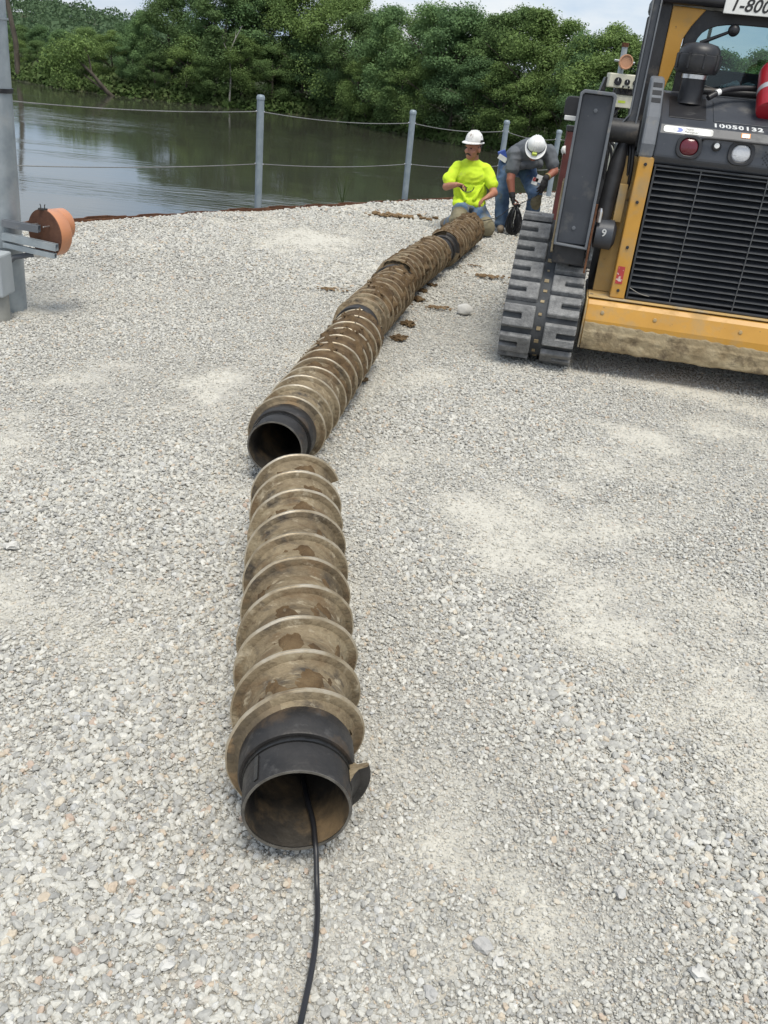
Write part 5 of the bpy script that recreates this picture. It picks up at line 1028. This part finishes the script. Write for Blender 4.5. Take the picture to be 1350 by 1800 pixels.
flesh('moustache', [('c', hc + HR @ Vector((-.004, .098, -.052)), .010, hc + HR @ Vector((-.032, .086, -.066)), .007), ('c', hc + HR @ Vector((.004, .098, -.052)), .010, hc + HR @ Vector((.032, .086, -.066)), .007)], .003, 'hair_dark', K1, KB, 2)
flesh('hair', [('e', hc + HR @ Vector((0, -.022, .02)), (.083, .092, .06), HR), ('e', hc + HR @ Vector((0, -.055, -.04)), (.062, .05, .04), HR)], .005, 'hair_dark', K1, KB, 2, None)
sl_r, sl_l = shR.lerp(elR, .62), shL.lerp(elL, .62)
flesh('shirt', [('e', (.59, 10.545, .60), (.190, .132, .15)), ('e', (.60, 10.555, .45), (.192, .142, .17)), ('e', (.605, 10.55, .325), (.192, .152, .11)), ('c', (.45, 10.54, .695), .062, (.73, 10.54, .695), .062), ('c', shR + Vector((.02, 0, -.02)), .062, sl_r, .066), ('c', shL + Vector((-.02, 0, -.02)), .062, sl_l, .066), ('c', (.47, 10.54, .70), .055, (.588, 10.53, .735), .072), ('c', (.71, 10.54, .70), .055, (.588, 10.53, .735), .072), ('e', (.50, 10.47, .30), (.085, .09, .06)), ('e', (.70, 10.47, .315), (.08, .08, .05)),
                ('c', sl_r - Vector((.02, 0, .0)), .066, sl_r + Vector((.0, -.01, -.035)), .068), ('c', (.45, 10.425, .52), .012, (.55, 10.405, .36), .016), ('c', (.74, 10.43, .55), .012, (.65, 10.41, .37), .016)], .007, 'hivis_shirt', K1, KB, 3, fold=.010)
def knee_mud(c): return 1 if ((c - knL).length < .13 or (c - knR).length < .14 or (c - hipR.lerp(knR, .7)).length < .10 and c.y < 10.3) else 0
flesh('jeans', [('e', (.61, 10.58, .27), (.178, .145, .115)), ('c', hipR, .104, knR, .083), ('c', knR, .080, anR, .064), ('c', hipL, .104, knL, .084), ('c', knL, .080, anL, .064), ('c', hipR.lerp(knR, .35) + Vector((0, 0, .06)), .04, hipL.lerp(knL, .3) + Vector((0, 0, .05)), .04)], .008, ['jeans_light', 'mud_knee'], K1, KB, 3, knee_mud, fold=.011, fs=(7, 7, 11))
for a, d in ((anR, Vector((-.06, .13, -.01))), (anL, Vector((.03, .16, -.01)))): flesh('boot', [('c', a, .052, a + d * .5, .05), ('c', a + d * .5 - Vector((0, 0, .015)), .045, a + d + Vector((0, 0, -.02)), .04)], .008, 'boot_tan', K1, KB, 3)
hard_hat(K1, KB, hc + Vector((0, 0, .022)), HR, 'worn_white', s=.90)
m = B(); m.M = Matrix.Translation(hc - KB) @ HR.to_4x4() ; m.box(-.1155, -.109, -.02, .03, .075, .098); m.build('hat_sticker', 'black_print', K1)
# tiny chest print
me = text_mesh('----', .03, depth=.0003); me.transform(Matrix.Translation((.06, -.145, .205)) @ Matrix(((1, 0, 0, 0), (0, -.3, -.95, 0), (0, .95, -.3, 0), (0, 0, 0, 1)))); put('chest_print', me, 'black_print', K1)
# safety glasses held in the right hand
gc = Vector((.548, 10.20, .515)); t = thing('safety_glasses', gc, 0, 'clear safety glasses held by the kneeling worker', 'glasses'); FR = frame((0.15, -1, .15), (0, 0, 1))
m = B(); m.M = FR.to_4x4(); m.tube([(.075 * math.sin(a), .004 * math.cos(a * 2), -.058 * math.cos(a) + .01) for a in [R(x) for x in range(-95, 96, 10)]], .0045, 6); m.build('frame', 'cable_black', t, 60)
vs = [(0, 0, .0)] + [(.074 * math.cos(R(x)), .004, .066 * math.sin(R(x)) * (1 if x > 180 else .75)) for x in range(0, 360, 15)]; m = B(); m.M = FR.to_4x4(); m.prism([(v_[0], v_[2]) for v_ in vs[1:]], -.001, .001, 'Y'); m.build('lens', 'clear_plastic', t)
m = B(); m.tube([gc - gc, Vector((-.075, 0, -.01)), Vector((-.095, -.0, .005))], .004, 6); m.v = [tuple(Vector(q)) for q in m.v]; m.build('temple', 'cable_black', t, 60)

# ---- bending worker in the grey shirt
BB = Vector((1.2, 10.9, 0))
K2 = thing('person', BB, 0, 'bending worker in grey shirt and white hard hat with headlamp, holding cable coil', 'person')
h2 = Vector((1.262, 10.50, .955)); R2 = frame((-.12, -.62, -.78), (-.02, -.74, .62))
pel = Vector((1.13, 11.12, .78)); ch = Vector((1.24, 10.83, .90)); nk = Vector((1.258, 10.63, .945))
sR, sL = Vector((1.07, 10.74, .865)), Vector((1.455, 10.74, .925)); eR, eL = Vector((1.052, 10.63, .60)), Vector((1.542, 10.67, .735)); wR, wL = Vector((1.098, 10.575, .430)), Vector((1.438, 10.56, .655))
a2 = [('c', sR, .064, eR, .049), ('c', eR, .050, wR, .031), ('c', sL, .064, eL, .048), ('c', eL, .047, wL, .031)]
hp1, hp2, k1, k2, f1, f2 = Vector((1.04, 11.10, .72)), Vector((1.25, 11.10, .72)), Vector((1.005, 10.83, .40)), Vector((1.375, 10.74, .47)), Vector((1.03, 10.78, .085)), Vector((1.40, 10.90, .085))
l2 = [('c', hp1, .088, k1, .062), ('c', k1, .058, f1, .042), ('c', hp2, .088, k2, .062), ('c', k2, .058, f2, .042)]
Rt = (ch - pel).normalized().to_track_quat('Z', 'Y').to_matrix()
flesh('body', head_prims(h2, R2, 1.0) + [('c', h2 - R2 @ Vector((0, .03, .06)), .056, nk, .066), ('e', ch, (.145, .105, .17), Rt), ('e', pel, (.145, .12, .15), Rt), ('c', sR + Vector((.03, .02, 0)), .05, sL + Vector((-.03, .02, 0)), .05), ('c', nk, .055, ch, .08)] + a2 + l2
      + hand_prims(wR, (.28, -.05, -.95), (.9, -.2, .3), -1, 1.25) + hand_prims(wL, (-.2, -.25, -.9), (-.5, .8, -.2), 1, .7), .006, ['skin_dark_tan'], K2, BB, 3)
flesh('glove', hand_prims(wR, (.28, -.05, -.95), (.9, -.2, .3), -1, 1.25, s=1.16) + [('c', wR + Vector((-.01, .01, .03)), .037, wR, .036)], .0045, 'glove_black', K2, BB, 2)
flesh('glove', hand_prims(wL, (-.2, -.25, -.9), (-.5, .8, -.2), 1, .7, s=1.16) + [('c', wL + Vector((.01, .01, .01)), .036, wL, .036)], .0045, 'glove_black', K2, BB, 2)
m = B(); m.tube([wL + Vector((.022, .022, .02)) - BB, wL + Vector((.034, .034, .03)) - BB], .041, 14); m.build('watch_band', 'watch_tan', K2, 40)
q1, q2 = sR.lerp(eR, .58), sL.lerp(eL, .62)
flesh('shirt', [('e', ch, (.188, .145, .21), Rt), ('e', pel.lerp(ch, .45), (.178, .15, .2), Rt), ('e', pel.lerp(ch, .12), (.170, .148, .12), Rt), ('c', sR + Vector((.03, .02, 0)), .083, sL + Vector((-.03, .02, 0)), .083), ('c', sR, .082, q1, .076), ('c', sL, .08, q2, .072), ('c', nk + Vector((0, .03, 0)), .085, ch, .13), ('c', (1.14, 10.74, .76), .05, (1.36, 10.72, .80), .05)], .007, 'grey_tee', K2, BB, 3, fold=.010, fs=(10, 6, 10))
flesh('jeans', [('e', pel + Vector((.01, 0, -.05)), (.178, .15, .14)), ('c', hp1, .108, k1, .084), ('c', k1, .082, f1 + Vector((0, 0, .02)), .074), ('c', hp2, .108, k2, .084), ('c', k2, .082, f2 + Vector((0, 0, .02)), .074)], .008, ['jeans_blue', 'mud_knee'], K2, BB, 4, lambda c: 1 if (c - k2 - Vector((.05, -.06, -.10))).length < .10 else 0, fold=.011, fs=(7, 7, 11))
for a in (f1, f2): flesh('boot', [('c', a + Vector((0, .01, .01)), .05, a + Vector((0, .02, -.04)), .045), ('c', a + Vector((0, 0, -.035)), .047, a + Vector((.0, -.13, -.045)), .04)], .008, 'boot_tan', K2, BB, 3)
hard_hat(K2, BB, h2 + R2 @ Vector((0, 0, .016)), R2, 'white_paint', True, s=.92)
m = B(); m.M = Matrix.Translation(Vector((.955, 11.0, .82)) - BB) @ Matrix.Rotation(R(-25), 4, 'Y'); m.box(-.045, .045, -.03, .03, -.05, .06); pch = m.build('belt_pouch', 'blue_print', K2, bevel=.008); m = B(); m.M = Matrix.Translation(Vector((.955, 10.965, .795)) - BB) @ Matrix.Rotation(R(25), 4, 'Y'); m.box(-.055, .055, -.004, .004, -.028, .028); m.build('paper_pack', 'white_paint', pch)
t = thing('badge_cards', (1.355, 10.60, .62), 0, 'white and red badge cards dangling in front of the bending worker', 'badge')
for x, z, mt, s in ((0.02, .03, 'white_paint', .045), (-.025, 0, 'white_paint', .042), (-.035, .018, 'red_print', .022)): m = B(); m.M = Matrix.Translation((x, -.003 * (1 if mt == 'red_print' else 0), z)) @ Matrix.Rotation(R(12), 4, 'Y'); m.box(-s * .8, s * .8, -.0015 if mt != 'red_print' else -.004, .0015 if mt != 'red_print' else -.002, -s, s * .8); m.build('card', mt, t)
m = B(); m.tube([(0, .0, .05), (-.02, .03, .2), (-.06, .02, .29)], .003, 5); m.build('lanyard', 'cable_black', t)
# ---- coil in his hand
t = thing('cable_coil', (1.155, 10.56, 0), 0, 'hanging coil of thin black cable gripped in a black glove', 'cable coil')
rr = random.Random(3)
for k in range(38):
    w_ = rr.uniform(.03, .12); tw = rr.uniform(-.9, .9); h_ = rr.uniform(.30, .335); off = rr.uniform(-.02, .04); m = B(); pts_ = []
    for q in range(25):
        a = 2 * math.pi * q / 24; x = w_ * math.sin(a) * (1 - .55 * (math.cos(a) * .5 + .5)); z = .012 + h_ * (math.cos(a) * .5 + .5) ** .9; pts_.append((x * math.cos(tw) + off * (1 - z / .35), x * math.sin(tw) + .02 * math.sin(3 * a + k), z))
    m.tube(pts_, .0055, 6, caps=False); m.build('loop', 'cable_black', t, 60)
m = B(); m.tube(smooth([(.59, 9.66, .17), (.68, 9.9, .20), (.80, 10.13, .20), (.95, 10.3, .22), (1.08, 10.5, .31), (1.15, 10.56, .33)], 3), .0045, 6); tag(m.build('cable_strand', 'cable_black', smooth=60), 'thin dark cable running from the last auger across the knee to the coil', 'cable')
m = B(); m.tube(smooth([(1.16, 10.55, .33), (1.22, 10.52, .38), (1.30, 10.55, .42), (1.38, 10.58, .46), (1.42, 10.57, .55)], 2), .005, 6); tag(m.build('cable_strand', 'cable_black', smooth=60), 'short loop of cable between the two black gloves', 'cable')
